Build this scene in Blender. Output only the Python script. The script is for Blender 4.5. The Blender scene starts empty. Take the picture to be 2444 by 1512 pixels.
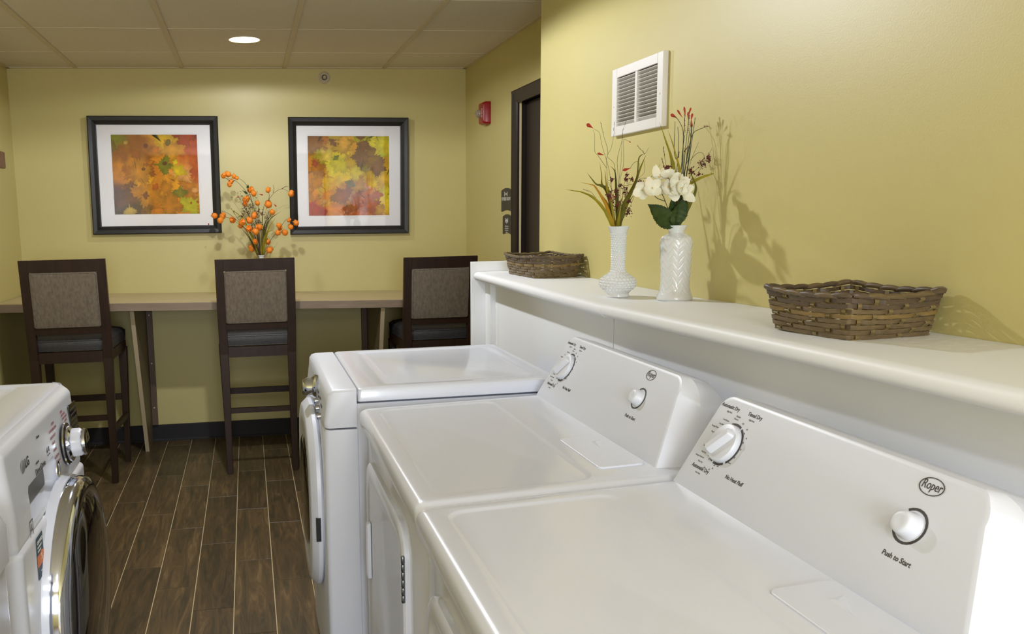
import bpy, bmesh, math, random
from math import sin, cos, pi, radians, sqrt, atan2, hypot
from mathutils import Vector, Matrix
random.seed(7)
SC = bpy.context.scene
COL = SC.collection

# ---------------------------------------------------------------- camera
F, YAW, PIT, ROL, CH = 2057.9, .1365, .1484, .0214, 1.3888
CX, CY = 879.2, 816.5                    # principal point: the photo is a crop of a wider frame
def _basis():
    fwd = Vector((sin(YAW)*cos(PIT), cos(YAW)*cos(PIT), -sin(PIT)))
    right = Vector((cos(YAW), -sin(YAW), 0)); down = fwd.cross(right)
    return cos(ROL)*right+sin(ROL)*down, -sin(ROL)*right+cos(ROL)*down, fwd
BR, BD, BF = _basis()
cam_d = bpy.data.cameras.new('camera'); cam = bpy.data.objects.new('camera', cam_d); COL.objects.link(cam)
cam_d.sensor_width = 36; cam_d.lens = 36*F/2444
cam_d.shift_x = (1222-CX)/2444; cam_d.shift_y = (CY-756)/2444; cam_d.clip_start = .02
m = Matrix.Identity(4)
for i in range(3):
    m[i][0] = BR[i]; m[i][1] = -BD[i]; m[i][2] = -BF[i]
m.translation = (0, 0, CH); cam.matrix_world = m; SC.camera = cam

# ---------------------------------------------------------------- light & exposure
SC.view_settings.view_transform = 'Standard'; SC.view_settings.look = 'None'
SC.view_settings.gamma = 1; SC.view_settings.use_curve_mapping = False
SC.view_settings.exposure = 0.19
w = bpy.data.worlds.new('world'); SC.world = w; w.use_nodes = True
w.node_tree.nodes['Background'].inputs[0].default_value = (1, .93, .8, 1)
w.node_tree.nodes['Background'].inputs[1].default_value = .3
def spot(name, loc, power, ang=168, rad=.03, blend=.12, col=(.93, .97, 1.06)):
    l = bpy.data.lights.new(name, 'SPOT'); l.energy = power; l.spot_size = radians(ang); l.spot_blend = blend
    l.shadow_soft_size = rad; l.color = col
    o = bpy.data.objects.new(name, l); COL.objects.link(o); o.location = loc; return o
LAMPS = [(.029, 4.57), (.03, 3.20), (.03, -.45)]
spot('downlight_lamp', (LAMPS[0][0], LAMPS[0][1], 2.255), 13.5, ang=172)
spot('downlight_lamp', (LAMPS[1][0], LAMPS[1][1], 2.255), 63)
spot('downlight_lamp', (LAMPS[2][0], LAMPS[2][1], 2.255), 13)
def area(name, loc, sx, sy, power, rot=(0, 0, 0), col=(.94, .97, 1.06)):
    l = bpy.data.lights.new(name, 'AREA'); l.shape = 'RECTANGLE'; l.size = sx; l.size_y = sy; l.energy = power; l.color = col
    o = bpy.data.objects.new(name, l); COL.objects.link(o); o.location = loc; o.rotation_euler = rot; return o
area('fill_panel_lamp', (.12, -1.35, 2.24), .9, .55, 24)  # fill light added above and behind the viewer
area('window_fill', (.12, -2.12, 1.40), .95, 1.0, 46, (radians(90), 0, 0), (.90, .96, 1.08))  # added soft fill from behind the viewer, set at the back window

# ---------------------------------------------------------------- helpers
def lin(c):
    return tuple(((x/255)/12.92 if x/255 <= .04045 else ((x/255+.055)/1.055)**2.4) for x in c)+(1,)
MATS = {}
def mat(name, col, rough=.5, metal=0, noise=0, nscale=(8, 8, 8), col2=None, bump=0, bscale=40, coat=0, spec=.5, emit=0, trans=0, sub=0):
    if name in MATS: return MATS[name]
    M = bpy.data.materials.new(name); M.use_nodes = True; N = M.node_tree.nodes; Lk = M.node_tree.links
    b = N['Principled BSDF']; b.inputs['Base Color'].default_value = lin(col); b.inputs['Roughness'].default_value = rough
    b.inputs['Metallic'].default_value = metal; b.inputs['Specular IOR Level'].default_value = spec
    b.inputs['Coat Weight'].default_value = coat; b.inputs['Coat Roughness'].default_value = .07
    b.inputs['Transmission Weight'].default_value = trans
    if sub: b.inputs['Subsurface Weight'].default_value = sub; b.inputs['Subsurface Scale'].default_value = .01
    if emit: b.inputs['Emission Color'].default_value = lin(col); b.inputs['Emission Strength'].default_value = emit
    if noise or bump:
        tc = N.new('ShaderNodeTexCoord')
    if noise:
        mp = N.new('ShaderNodeMapping'); mp.inputs['Scale'].default_value = nscale; Lk.new(tc.outputs['Object'], mp.inputs[0])
        n = N.new('ShaderNodeTexNoise'); n.inputs['Scale'].default_value = 1; n.inputs['Detail'].default_value = 8; n.inputs['Roughness'].default_value = .62
        Lk.new(mp.outputs[0], n.inputs['Vector'])
        r = N.new('ShaderNodeValToRGB'); r.color_ramp.elements[0].position = .5-.5*noise*.5; r.color_ramp.elements[1].position = .5+.5*noise*.5
        r.color_ramp.elements[0].color = lin(col); r.color_ramp.elements[1].color = lin(col2 or tuple(min(255, x*1.15) for x in col))
        Lk.new(n.outputs[0], r.inputs[0]); Lk.new(r.outputs[0], b.inputs['Base Color'])
    if bump:
        n2 = N.new('ShaderNodeTexNoise'); n2.inputs['Scale'].default_value = bscale; n2.inputs['Detail'].default_value = 4
        Lk.new(tc.outputs['Object'], n2.inputs['Vector'])
        bp = N.new('ShaderNodeBump'); bp.inputs['Strength'].default_value = bump; bp.inputs['Distance'].default_value = .002
        Lk.new(n2.outputs[0], bp.inputs['Height']); Lk.new(bp.outputs[0], b.inputs['Normal'])
    MATS[name] = M; return M

def tagp(o, label=None, cat=None, group=None, kind=None):
    for k, v in (('label', label), ('category', cat), ('group', group), ('kind', kind)):
        if v: o[k] = v
    return o
def obj(name, bm, m, parent=None, smooth=None, **kw):
    me = bpy.data.meshes.new(name); bmesh.ops.recalc_face_normals(bm, faces=bm.faces[:]) if kw.pop('fix', True) else None
    bm.to_mesh(me); bm.free()
    if m is not None: me.materials.append(m)
    o = bpy.data.objects.new(name, me); COL.objects.link(o)
    if smooth is not None:
        for p in me.polygons: p.use_smooth = True
        if smooth < 180:
            me.set_sharp_from_angle(angle=radians(smooth))
    if parent: o.parent = parent
    tagp(o, **kw); return o
def empty(name, loc=(0, 0, 0), **kw):
    o = bpy.data.objects.new(name, None); COL.objects.link(o); o.location = loc; o.empty_display_size = .1
    return tagp(o, **kw)
def copy_tree(o, parent=None):
    c = o.copy(); COL.objects.link(c); c.parent = parent
    for ch in list(o.children): copy_tree(ch, c)
    return c
def box(bm, x0, x1, y0, y1, z0, z1, bev=0, seg=2):
    vs = [bm.verts.new((x, y, z)) for x in (x0, x1) for y in (y0, y1) for z in (z0, z1)]
    fs = [bm.faces.new([vs[i] for i in q]) for q in ((0, 1, 3, 2), (4, 6, 7, 5), (0, 4, 5, 1), (2, 3, 7, 6), (0, 2, 6, 4), (1, 5, 7, 3))]
    if bev:
        es = list({e for f in fs for e in f.edges})
        bmesh.ops.bevel(bm, geom=es, offset=bev, segments=seg, affect='EDGES', profile=.5)
def BOX(name, x0, x1, y0, y1, z0, z1, m, parent=None, bev=0, **kw):
    bm = bmesh.new(); box(bm, x0, x1, y0, y1, z0, z1, bev); return obj(name, bm, m, parent, **kw)
def rr(hx, hy, r, n=5):
    r = min(r, hx, hy); out = []
    for cx, cy, a0 in ((hx-r, hy-r, 0), (-hx+r, hy-r, 90), (-hx+r, -hy+r, 180), (hx-r, -hy+r, 270)):
        for k in range(n+1):
            a = radians(a0+90*k/n); out.append((cx+r*cos(a), cy+r*sin(a)))
    return out
def loft(bm, loops, closed=True, cap0=True, cap1=True):
    rings = [[bm.verts.new(p) for p in L] for L in loops]
    for a, b in zip(rings, rings[1:]):
        n = len(a)
        for i in range(n if closed else n-1):
            j = (i+1) % n
            try: bm.faces.new((a[i], a[j], b[j], b[i]))
            except ValueError: pass
    if cap0: bm.faces.new(rings[0][::-1])
    if cap1: bm.faces.new(rings[-1])
    return rings
def rrloft(bm, spec, fmap, n=5, cap0=True, cap1=True):
    """spec: (hx,hy,r,w) loops; fmap(u,v,w)->xyz"""
    return loft(bm, [[fmap(u, v, w) for u, v in rr(hx, hy, r, n)] for hx, hy, r, w in spec], True, cap0, cap1)
def lathe(bm, prof, n=32, c=(0, 0, 0), axis='z', disp=None, cap0=False, cap1=False):
    loops = []
    for k, (r, z) in enumerate(prof):
        L = []
        for i in range(n):
            a = 2*pi*i/n; q = r+(disp(a, z, r) if disp else 0)
            p = {'z': (q*cos(a), q*sin(a), z), 'x': (z, q*cos(a), q*sin(a)), 'y': (q*cos(a), z, q*sin(a))}[axis]
            L.append((c[0]+p[0], c[1]+p[1], c[2]+p[2]))
        loops.append(L)
    return loft(bm, loops, True, cap0, cap1)
def tube(bm, pts, rad, n=6, taper=None):
    pts = [Vector(p) for p in pts]; loops = []; prev = None
    for i, p in enumerate(pts):
        t = (pts[min(i+1, len(pts)-1)]-pts[max(i-1, 0)])
        if t.length < 1e-9: t = Vector((0, 0, 1))
        t.normalize()
        if prev is None: prev = t.orthogonal().normalized()
        prev = (prev-t*prev.dot(t))
        prev = prev.normalized() if prev.length > 1e-6 else t.orthogonal().normalized()
        b = t.cross(prev); r = rad[i] if isinstance(rad, (list, tuple)) else rad*(1 if taper is None else 1+(taper-1)*i/(len(pts)-1))
        loops.append([p+r*(cos(2*pi*k/n)*prev+sin(2*pi*k/n)*b) for k in range(n)])
    loft(bm, loops)
def spline(pts, k=6):
    P = [Vector(p) for p in pts]; out = []
    Q = [P[0]*2-P[1]]+P+[P[-1]*2-P[-2]]
    for i in range(1, len(Q)-2):
        for s in range(k):
            t = s/k; a, b, c, d = Q[i-1:i+3]
            out.append(.5*((2*b)+(c-a)*t+(2*a-5*b+4*c-d)*t*t+(3*b-a-3*c+d)*t**3))
    out.append(P[-1]); return out
def prism(bm, poly, ax, a0, a1):
    """polygon extruded along axis ax ('x': poly is (y,z))"""
    def f(p, a): return {'x': (a, p[0], p[1]), 'y': (p[0], a, p[1]), 'z': (p[0], p[1], a)}[ax]
    loft(bm, [[f(p, a0) for p in poly], [f(p, a1) for p in poly]])
def ico(bm, c, r, sub=1, s=(1, 1, 1)):
    bmesh.ops.create_icosphere(bm, subdivisions=sub, radius=1, matrix=Matrix.Translation(c) @ Matrix.Diagonal((r*s[0], r*s[1], r*s[2], 1)))
def ray(u, v): return BR*((u-CX)/F)+BD*((v-CY)/F)+BF
def at(u, v, y):            # photo pixel -> point in the vertical plane at depth y
    d = ray(u, v); return Vector((0, 0, CH))+d*(y/d.y)
def textmesh(bm, s, size, origin, right, up, align='CENTER', ext=.0002, sx=1.0, bold=0):
    cu = bpy.data.curves.new('t', 'FONT'); cu.body = s; cu.size = size; cu.align_x = align; cu.align_y = 'CENTER'; cu.extrude = ext; cu.offset = bold
    cu.resolution_u = 3
    o = bpy.data.objects.new('t', cu); COL.objects.link(o); dg = bpy.context.evaluated_depsgraph_get()
    me = bpy.data.meshes.new_from_object(o.evaluated_get(dg))
    R, U = Vector(right).normalized(), Vector(up).normalized(); Nn = R.cross(U)
    M = Matrix((( R.x*sx, U.x, Nn.x, origin[0]), (R.y*sx, U.y, Nn.y, origin[1]), (R.z*sx, U.z, Nn.z, origin[2]), (0, 0, 0, 1)))
    me.transform(M); bm.from_mesh(me)
    bpy.data.objects.remove(o); bpy.data.curves.remove(cu); bpy.data.meshes.remove(me)
def txt(name, items, m, parent, joined=False, **kw):
    bm = bmesh.new()
    for i, it in enumerate(items):
        textmesh(bm, *it[0], **it[1])
        if not joined and i < len(items)-1:
            obj(name, bm, m, parent, fix=False, **kw); bm = bmesh.new()
    return obj(name, bm, m, parent, fix=False, kind='stuff' if joined else None, **kw)

# ---------------------------------------------------------------- materials
WALL = mat('olive_wall_paint', (200, 187, 122), .42, noise=.9, nscale=(1.5, 1.5, 1.5), col2=(204, 191, 126), bump=.10, bscale=260)
TILEC = mat('ceiling_tile_fibre', (214, 204, 184), .95, noise=.35, nscale=(160, 160, 160), col2=(224, 214, 194), bump=.5, bscale=300)
TEE = mat('ceiling_grid_metal', (206, 192, 164), .6)
WHITE = mat('white_enamel', (217, 220, 230), .26, coat=.32)
WPLAS = mat('white_plastic', (216, 219, 228), .36)
LAMW = mat('white_laminate', (236, 237, 238), .45, spec=.35)
CHROME = mat('chrome', (205, 210, 224), .08, 1)
STEEL = mat('hinge_steel', (120, 125, 130), .3, 1)
DARKGL = mat('smoked_door_glass', (26, 20, 17), .06, coat=1)
BLACKP = mat('black_plastic', (18, 18, 20), .25)
INK = mat('grey_print_ink', (62, 58, 56), .6)
INKR = mat('red_print_ink', (150, 96, 104), .6)
ESP = mat('espresso_wood', (40, 24, 14), .42, noise=.5, nscale=(30, 30, 3), col2=(50, 31, 19), spec=.35)
PAD = mat('taupe_velvet', (104, 92, 78), .9, noise=.5, nscale=(90, 90, 40), col2=(122, 110, 94), bump=.35, bscale=500)
VINYL = mat('charcoal_vinyl', (52, 50, 52), .45, noise=.4, nscale=(60, 60, 60), col2=(60, 58, 58), bump=.3, bscale=300)
BASE = mat('slate_vinyl_baseboard', (40, 37, 38), .6, spec=.3)
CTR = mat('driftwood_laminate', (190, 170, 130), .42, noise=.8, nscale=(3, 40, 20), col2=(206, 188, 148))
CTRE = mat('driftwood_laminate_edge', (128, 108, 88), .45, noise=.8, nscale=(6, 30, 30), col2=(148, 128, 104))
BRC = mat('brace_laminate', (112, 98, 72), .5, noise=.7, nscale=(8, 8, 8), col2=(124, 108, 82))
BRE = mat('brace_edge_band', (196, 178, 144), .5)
CLEAT = mat('brown_cleat_wood', (92, 72, 58), .55, noise=.6, nscale=(30, 30, 4), col2=(104, 82, 66))
FRM = mat('black_picture_frame', (27, 25, 24), .45, noise=.3, nscale=(20, 20, 20), col2=(32, 30, 29))
MATB = mat('white_mat_board', (240, 238, 240), .85)
DOORW = mat('dark_door_wood', (34, 26, 23), .4, noise=.6, nscale=(40, 40, 3), col2=(44, 33, 28))
CREAM = mat('cream_strip', (226, 206, 158), .6)
MILK = mat('milk_glass', (224, 226, 226), .10, coat=.7, sub=.25)
GROUT = mat('beige_grout', (205, 184, 142), .85)

def tile_mat():
    M = bpy.data.materials.new('wood_look_tile'); M.use_nodes = True; N = M.node_tree.nodes; L = M.node_tree.links; b = N['Principled BSDF']
    tc = N.new('ShaderNodeTexCoord'); oi = N.new('ShaderNodeObjectInfo')
    cx = N.new('ShaderNodeCombineXYZ'); ml = N.new('ShaderNodeMath'); ml.operation = 'MULTIPLY'; ml.inputs[1].default_value = 37
    L.new(oi.outputs['Random'], ml.inputs[0]); L.new(ml.outputs[0], cx.inputs[0]); L.new(ml.outputs[0], cx.inputs[2])
    ad = N.new('ShaderNodeVectorMath'); L.new(tc.outputs['Object'], ad.inputs[0]); L.new(cx.outputs[0], ad.inputs[1])
    mp = N.new('ShaderNodeMapping'); mp.inputs['Scale'].default_value = (30, 3.2, 1); mp.inputs['Rotation'].default_value = (0, 0, .12); L.new(ad.outputs[0], mp.inputs[0])
    n = N.new('ShaderNodeTexNoise'); n.inputs['Scale'].default_value = 1; n.inputs['Detail'].default_value = 9; n.inputs['Roughness'].default_value = .68; n.inputs['Distortion'].default_value = 1.2
    L.new(mp.outputs[0], n.inputs['Vector'])
    r = N.new('ShaderNodeValToRGB'); e = r.color_ramp.elements
    e[0].position = .30; e[0].color = lin((60, 53, 40)); e[1].position = .68; e[1].color = lin((124, 102, 70))
    x = e.new(.46); x.color = lin((84, 70, 47)); x = e.new(.56); x.color = lin((98, 79, 52))
    L.new(n.outputs[0], r.inputs[0])
    hs = N.new('ShaderNodeHueSaturation'); mr = N.new('ShaderNodeMapRange'); mr.inputs[3].default_value = .74; mr.inputs[4].default_value = 1.14
    L.new(oi.outputs['Random'], mr.inputs[0]); L.new(mr.outputs[0], hs.inputs['Value']); L.new(r.outputs[0], hs.inputs['Color'])
    L.new(hs.outputs[0], b.inputs['Base Color']); b.inputs['Roughness'].default_value = .42
    bp = N.new('ShaderNodeBump'); bp.inputs['Strength'].default_value = .35; bp.inputs['Distance'].default_value = .002; L.new(n.outputs[0], bp.inputs['Height']); L.new(bp.outputs[0], b.inputs['Normal'])
    return M
FTILE = tile_mat()

# ---------------------------------------------------------------- room shell
XL, XR, XW, D, CZ, YB = -1.339, 1.3915, 1.185, 5.419, 2.269, -2.2
fl = BOX('floor', XL-.1, 1.7, YB-.1, D+.1, -.06, -.0035, GROUT, kind='structure')
gw, TLn = .1475, .63
tiles = {}
cnt = 0
for r in range(-7, 13):
    x0 = -.3951+gw*r+.002; x1 = x0+gw-.004
    if x1 < XL or x0 > XR: continue
    y = 4.858-.21*((r-1) % 3)
    while y < D: y += TLn
    while y > YB:
        ya, yb = max(y-TLn+.002, YB), min(y-.002, D); xa, xb = max(x0, XL), min(x1, XR)
        y -= TLn
        if yb-ya < .01: continue
        # tiles entirely under the machines along the right wall are never seen
        if xa > .42 and yb < 3.2: continue
        if xb < -.55 and yb < 2.2: continue
        key = (round(xb-xa, 4), round(yb-ya, 4))
        if key not in tiles:
            bm = bmesh.new(); box(bm, 0, xb-xa, 0, yb-ya, -.006, 0)
            top = [e for e in bm.edges if all(v.co.z > -.001 for v in e.verts)]
            bmesh.ops.bevel(bm, geom=top, offset=.0012, segments=1, affect='EDGES')
            o = obj('tile', bm, FTILE, fl); tiles[key] = o
        else:
            o = tiles[key].copy(); COL.objects.link(o); o.parent = fl
        o.location = (xa, ya, 0); cnt += 1

ce = BOX('ceiling', XL-.1, 1.7, YB-.1, D+.1, CZ+.12, CZ+.2, TEE, kind='structure')
tees = [-.952+.6096*k for k in range(4)]
colx = [XL]+tees+[XR]
ys = [D]+[4.924-.603*k for k in range(12)]+[YB]
cache = {}
for i in range(5):
    for j in range(len(ys)-1):
        xa, xb, yb, ya = colx[i]+.001, colx[i+1]-.001, ys[j]-.003, ys[j+1]+.003
        if yb-ya < .03: continue
        holes = [p for p in LAMPS if xa < p[0] < xb and ya < p[1] < yb]
        if holes:
            bm = bmesh.new(); cx, cy = holes[0]; R = .081; n = 32
            def sq(a):
                dx, dy = cos(a), sin(a); t = min(((xb-cx) if dx > 0 else (cx-xa))/max(abs(dx), 1e-6), ((yb-cy) if dy > 0 else (cy-ya))/max(abs(dy), 1e-6))
                return (cx+dx*t, cy+dy*t)
            angs = sorted([2*pi*k/n for k in range(n)]+[atan2(y_-cy, x_-cx) % (2*pi) for x_ in (xa, xb) for y_ in (ya, yb)])
            loft(bm, [[(cx+R*cos(a), cy+R*sin(a), CZ+.016) for a in angs], [(cx+R*cos(a), cy+R*sin(a), CZ) for a in angs],
                      [(*sq(a), CZ) for a in angs], [(*sq(a), CZ+.016) for a in angs], [(cx+R*cos(a), cy+R*sin(a), CZ+.016) for a in angs]], cap0=False, cap1=False)
            obj('ceiling_panel', bm, TILEC, ce); continue
        key = (round(xb-xa, 3), round(yb-ya, 3))
        if key in cache:
            o = cache[key].copy(); COL.objects.link(o); o.parent = ce
        else:
            o = BOX('ceiling_panel', 0, xb-xa, 0, yb-ya, 0, .016, TILEC, ce, bev=.0012); cache[key] = o
        o.location = (xa, ya, CZ)
for x in tees: BOX('grid_tee', x-.012, x+.012, YB, D, CZ-.006, CZ+.002, TEE, ce, bev=.001)
JNT = mat('ceiling_joint_edge', (236, 226, 204), .8)
for y in ys[1:-1]: BOX('cross_joint', XL, XR, y-.0028, y+.0028, CZ-.0008, CZ+.004, JNT, ce)
BOX('grid_tee', XL, XL+.02, YB, D, CZ-.005, CZ+.0005, TEE, ce); BOX('grid_tee', XR-.02, XR, 3.42, D, CZ-.005, CZ+.0005, TEE, ce); BOX('grid_tee', XW-.02, XW, YB, 3.42, CZ-.005, CZ+.0005, TEE, ce)
BOX('grid_tee', XL, XR, D-.02, D, CZ-.005, CZ+.0005, TEE, ce)

BOX('wall_far', XL-.1, 1.7, D, D+.1, -.05, CZ+.15, WALL, kind='structure')
BOX('wall_left', XL-.1, XL, YB, D, -.05, CZ+.15, WALL, kind='structure')
BOX('wall_right', XW, 1.7, YB, 3.42, -.05, CZ+.15, WALL, kind='structure')
bm = bmesh.new(); box(bm, XR, 1.7, 4.375, D, -.05, CZ+.15); box(bm, XR, 1.7, 3.42, 4.375, 1.965, CZ+.15); box(bm, 1.6, 1.7, 3.42, 4.375, -.05, 1.965)
obj('wall_doorside', bm, WALL, kind='structure')
bm = bmesh.new()
wx0, wx1, wz0, wz1 = -.36, .60, .88, 1.93
box(bm, XL-.1, wx0, YB-.1, YB, -.05, CZ+.15); box(bm, wx1, 1.7, YB-.1, YB, -.05, CZ+.15); box(bm, wx0, wx1, YB-.1, YB, -.05, wz0); box(bm, wx0, wx1, YB-.1, YB, wz1, CZ+.15)
obj('wall_back', bm, WALL, kind='structure')
wn = BOX('fill_window', wx0, wx1, YB-.07, YB-.06, wz0, wz1, mat('fill_pane', (225, 235, 250), .1, emit=1.6), kind='structure')  # unseen glowing pane, placed and sized for fill light
bm = bmesh.new()
for a in ((wx0-.05, wx0, wz0-.05, wz1+.05), (wx1, wx1+.05, wz0-.05, wz1+.05), (wx0, wx1, wz0-.05, wz0), (wx0, wx1, wz1, wz1+.05), (.10, .14, wz0, wz1)): box(bm, a[0], a[1], YB-.05, YB+.02, a[2], a[3])
obj('window_frame', bm, LAMW, wn)
dr = BOX('door_2', .70, 1.17, YB, YB+.03, 0, 2.03, LAMW, kind='structure', bev=.003)
def cove(name, ax, p0, p1, at_, sgn):
    prof = [(0, 0), (.012, 0), (.012, .004), (.005, .014), (.0045, .10), (.003, .105), (0, .105)]
    bm = bmesh.new(); poly = [(at_+sgn*a, b) for a, b in prof]
    prism(bm, poly, ax, p0, p1); return obj(name, bm, BASE, kind='structure')
cove('baseboard_far', 'x', XL, XR, D, -1); cove('baseboard_left', 'y', 2.45, D, XL, 1); cove('baseboard_doorside', 'y', 4.396, D-.012, XR, -1)

# door 1 (dark wood, in the side wall beyond the ledge)
d1 = BOX('door_1', XR+.035, XR+.075, 3.43, 4.325, .008, 1.925, DOORW, kind='structure')
bm = bmesh.new()
prof = [(0, 0), (.022, 0), (.026, .012), (.020, .03), (.018, .075), (.014, .088), (.010, .10), (0, .10)]   # out from wall, across
bm2 = bmesh.new(); prof = [(a, b*.64) for a, b in prof]; prism(bm2, [(XR-a, 4.396-b) for a, b in prof], 'z', 0, 1.988)
obj('door_casing', bm2, DOORW, d1, smooth=40)
prism(bm, [(XR-a, 1.988-b) for a, b in prof], 'y', 3.43, 4.396); obj('door_casing', bm, DOORW, d1, smooth=40)
BOX('door_jamb', XR, XR+.10, 4.332, 4.374, 0, 1.964, DOORW, d1); BOX('door_jamb', XR, XR+.10, 3.43, 4.374, 1.933, 1.964, DOORW, d1)
BOX('weather_strip', XR+.000, XR+.010, 4.328, 4.332, 0, 1.93, CREAM, d1, label='thin cream strip'); BOX('weather_strip', XR+.000, XR+.010, 3.43, 4.332, 1.929, 1.933, CREAM, d1, label='thin cream strip')

# ---------------------------------------------------------------- ceiling downlights
LENS = mat('lit_lamp_lens', (255, 244, 220), .4, emit=14)
def downlight(x, y, label):
    t = empty('downlight', (x, y, CZ), label=label, cat='ceiling light')
    bm = bmesh.new(); lathe(bm, [(.074, .02), (.074, .002), (.078, -.003), (.094, -.003), (.097, 0), (.097, .0), (.08, .0), (.08, .02)], 40); obj('trim_ring', bm, mat('lamp_trim', (205, 196, 176), .35), t, smooth=50)
    bm = bmesh.new(); lathe(bm, [(.001, .004), (.05, .006), (.074, .012)], 40, cap0=True); obj('lamp_lens', bm, LENS, t, smooth=180)
    bm = bmesh.new(); lathe(bm, [(.0805, 0), (.0805, .1), (.001, .1)], 32); obj('lamp_can', bm, STEEL, t)
downlight(*LAMPS[0], 'round recessed downlight glowing in the ceiling above the counter')
downlight(*LAMPS[1], 'round recessed downlight above the nearest dryer, outside the picture'); downlight(*LAMPS[2], 'round recessed downlight at the back end of the room, behind the viewer')
t = empty('fill_panel', (.12, -1.35, CZ), label='flat rectangular ceiling panel added behind the viewer for fill light', cat='ceiling light')  # unseen fixture added to carry the fill light
BOX('diffuser', -.45, .45, -.27, .27, -.012, -.008, mat('fill_diffuser', (255, 246, 228), .5, emit=2.0), t)
bm = bmesh.new()
for a in ((-.48, -.45, -.3, .3), (.45, .48, -.3, .3), (-.45, .45, -.3, -.27), (-.45, .45, .27, .3)): box(bm, *a, -.014, 0)
obj('light_frame', bm, TEE, t)

# ---------------------------------------------------------------- pictures
def vcol_mat():
    M = bpy.data.materials.new('autumn_print'); M.use_nodes = True; N = M.node_tree.nodes; L = M.node_tree.links; b = N['Principled BSDF']
    a = N.new('ShaderNodeVertexColor'); a.layer_name = 'Col'; tc = N.new('ShaderNodeTexCoord')
    n = N.new('ShaderNodeTexNoise'); n.inputs['Scale'].default_value = 26; n.inputs['Detail'].default_value = 7; L.new(tc.outputs['Object'], n.inputs['Vector'])
    mr = N.new('ShaderNodeMapRange'); mr.inputs[1].default_value = .3; mr.inputs[2].default_value = .7; mr.inputs[3].default_value = .78; mr.inputs[4].default_value = 1.22; L.new(n.outputs[0], mr.inputs[0])
    h = N.new('ShaderNodeHueSaturation'); L.new(mr.outputs[0], h.inputs['Value']); L.new(a.outputs[0], h.inputs['Color']); L.new(h.outputs[0], b.inputs['Base Color']); b.inputs['Roughness'].default_value = .8
    return M
PRINT = vcol_mat()
def glass_mat():
    M = bpy.data.materials.new('picture_glass'); M.use_nodes = True; N = M.node_tree.nodes; L = M.node_tree.links
    for x in list(N):
        if x.type == 'BSDF_PRINCIPLED': N.remove(x)
    o = [x for x in N if x.type == 'OUTPUT_MATERIAL'][0]
    mx = N.new('ShaderNodeMixShader'); tr = N.new('ShaderNodeBsdfTransparent'); gl = N.new('ShaderNodeBsdfGlossy'); gl.inputs['Roughness'].default_value = .02
    fr = N.new('ShaderNodeLayerWeight'); fr.inputs['Blend'].default_value = .5
    pw = N.new('ShaderNodeMath'); pw.operation = 'POWER'; pw.inputs[1].default_value = 4; L.new(fr.outputs['Facing'], pw.inputs[0])
    ml = N.new('ShaderNodeMath'); ml.operation = 'MULTIPLY_ADD'; ml.inputs[1].default_value = .9; ml.inputs[2].default_value = .045; L.new(pw.outputs[0], ml.inputs[0])
    L.new(ml.outputs[0], mx.inputs[0]); L.new(tr.outputs[0], mx.inputs[1]); L.new(gl.outputs[0], mx.inputs[2]); L.new(mx.outputs[0], o.inputs[0])
    return M
PGL = glass_mat()
MAPLE = [(0, 1), (.09, .78), (.2, .86), (.17, .62), (.30, .66), (.24, .48), (.42, .62), (.44, .50), (.62, .60), (.66, .46), (.86, .46), (.74, .34), (.94, .20), (.70, .16), (.78, .02), (.52, .02), (.56, -.14), (.34, -.12), (.40, -.34), (.20, -.26), (.06, -.36), (.03, -.80)]
def leafpoly(rs, cx, cy, R, rot, lobes=5):
    if lobes <= 3:
        return [(cx+R*cos(2*pi*k/24)*(1 if lobes == 3 else .7)*cos(rot), cy+R*sin(2*pi*k/24)*.8+R*.3*sin(rot)*cos(2*pi*k/24)) for k in range(24)]
    half = [(x*rs.uniform(.9, 1.1), y*rs.uniform(.94, 1.06)) for x, y in MAPLE]
    base = half+[(-x*rs.uniform(.92, 1.08), y) for x, y in half[::-1]][:-1]
    pts = []
    for i, p in enumerate(base):
        q = base[(i+1) % len(base)]; pts.append(p); mx, my = (p[0]+q[0])/2, (p[1]+q[1])/2; k = 1+rs.uniform(-.07, .07); pts.append((mx*k, my*k))
    r = rot*2.3; return [(cx+R*(x*cos(r)-y*sin(r)), cy+R*(x*sin(r)+y*cos(r))) for x, y in pts]
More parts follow.
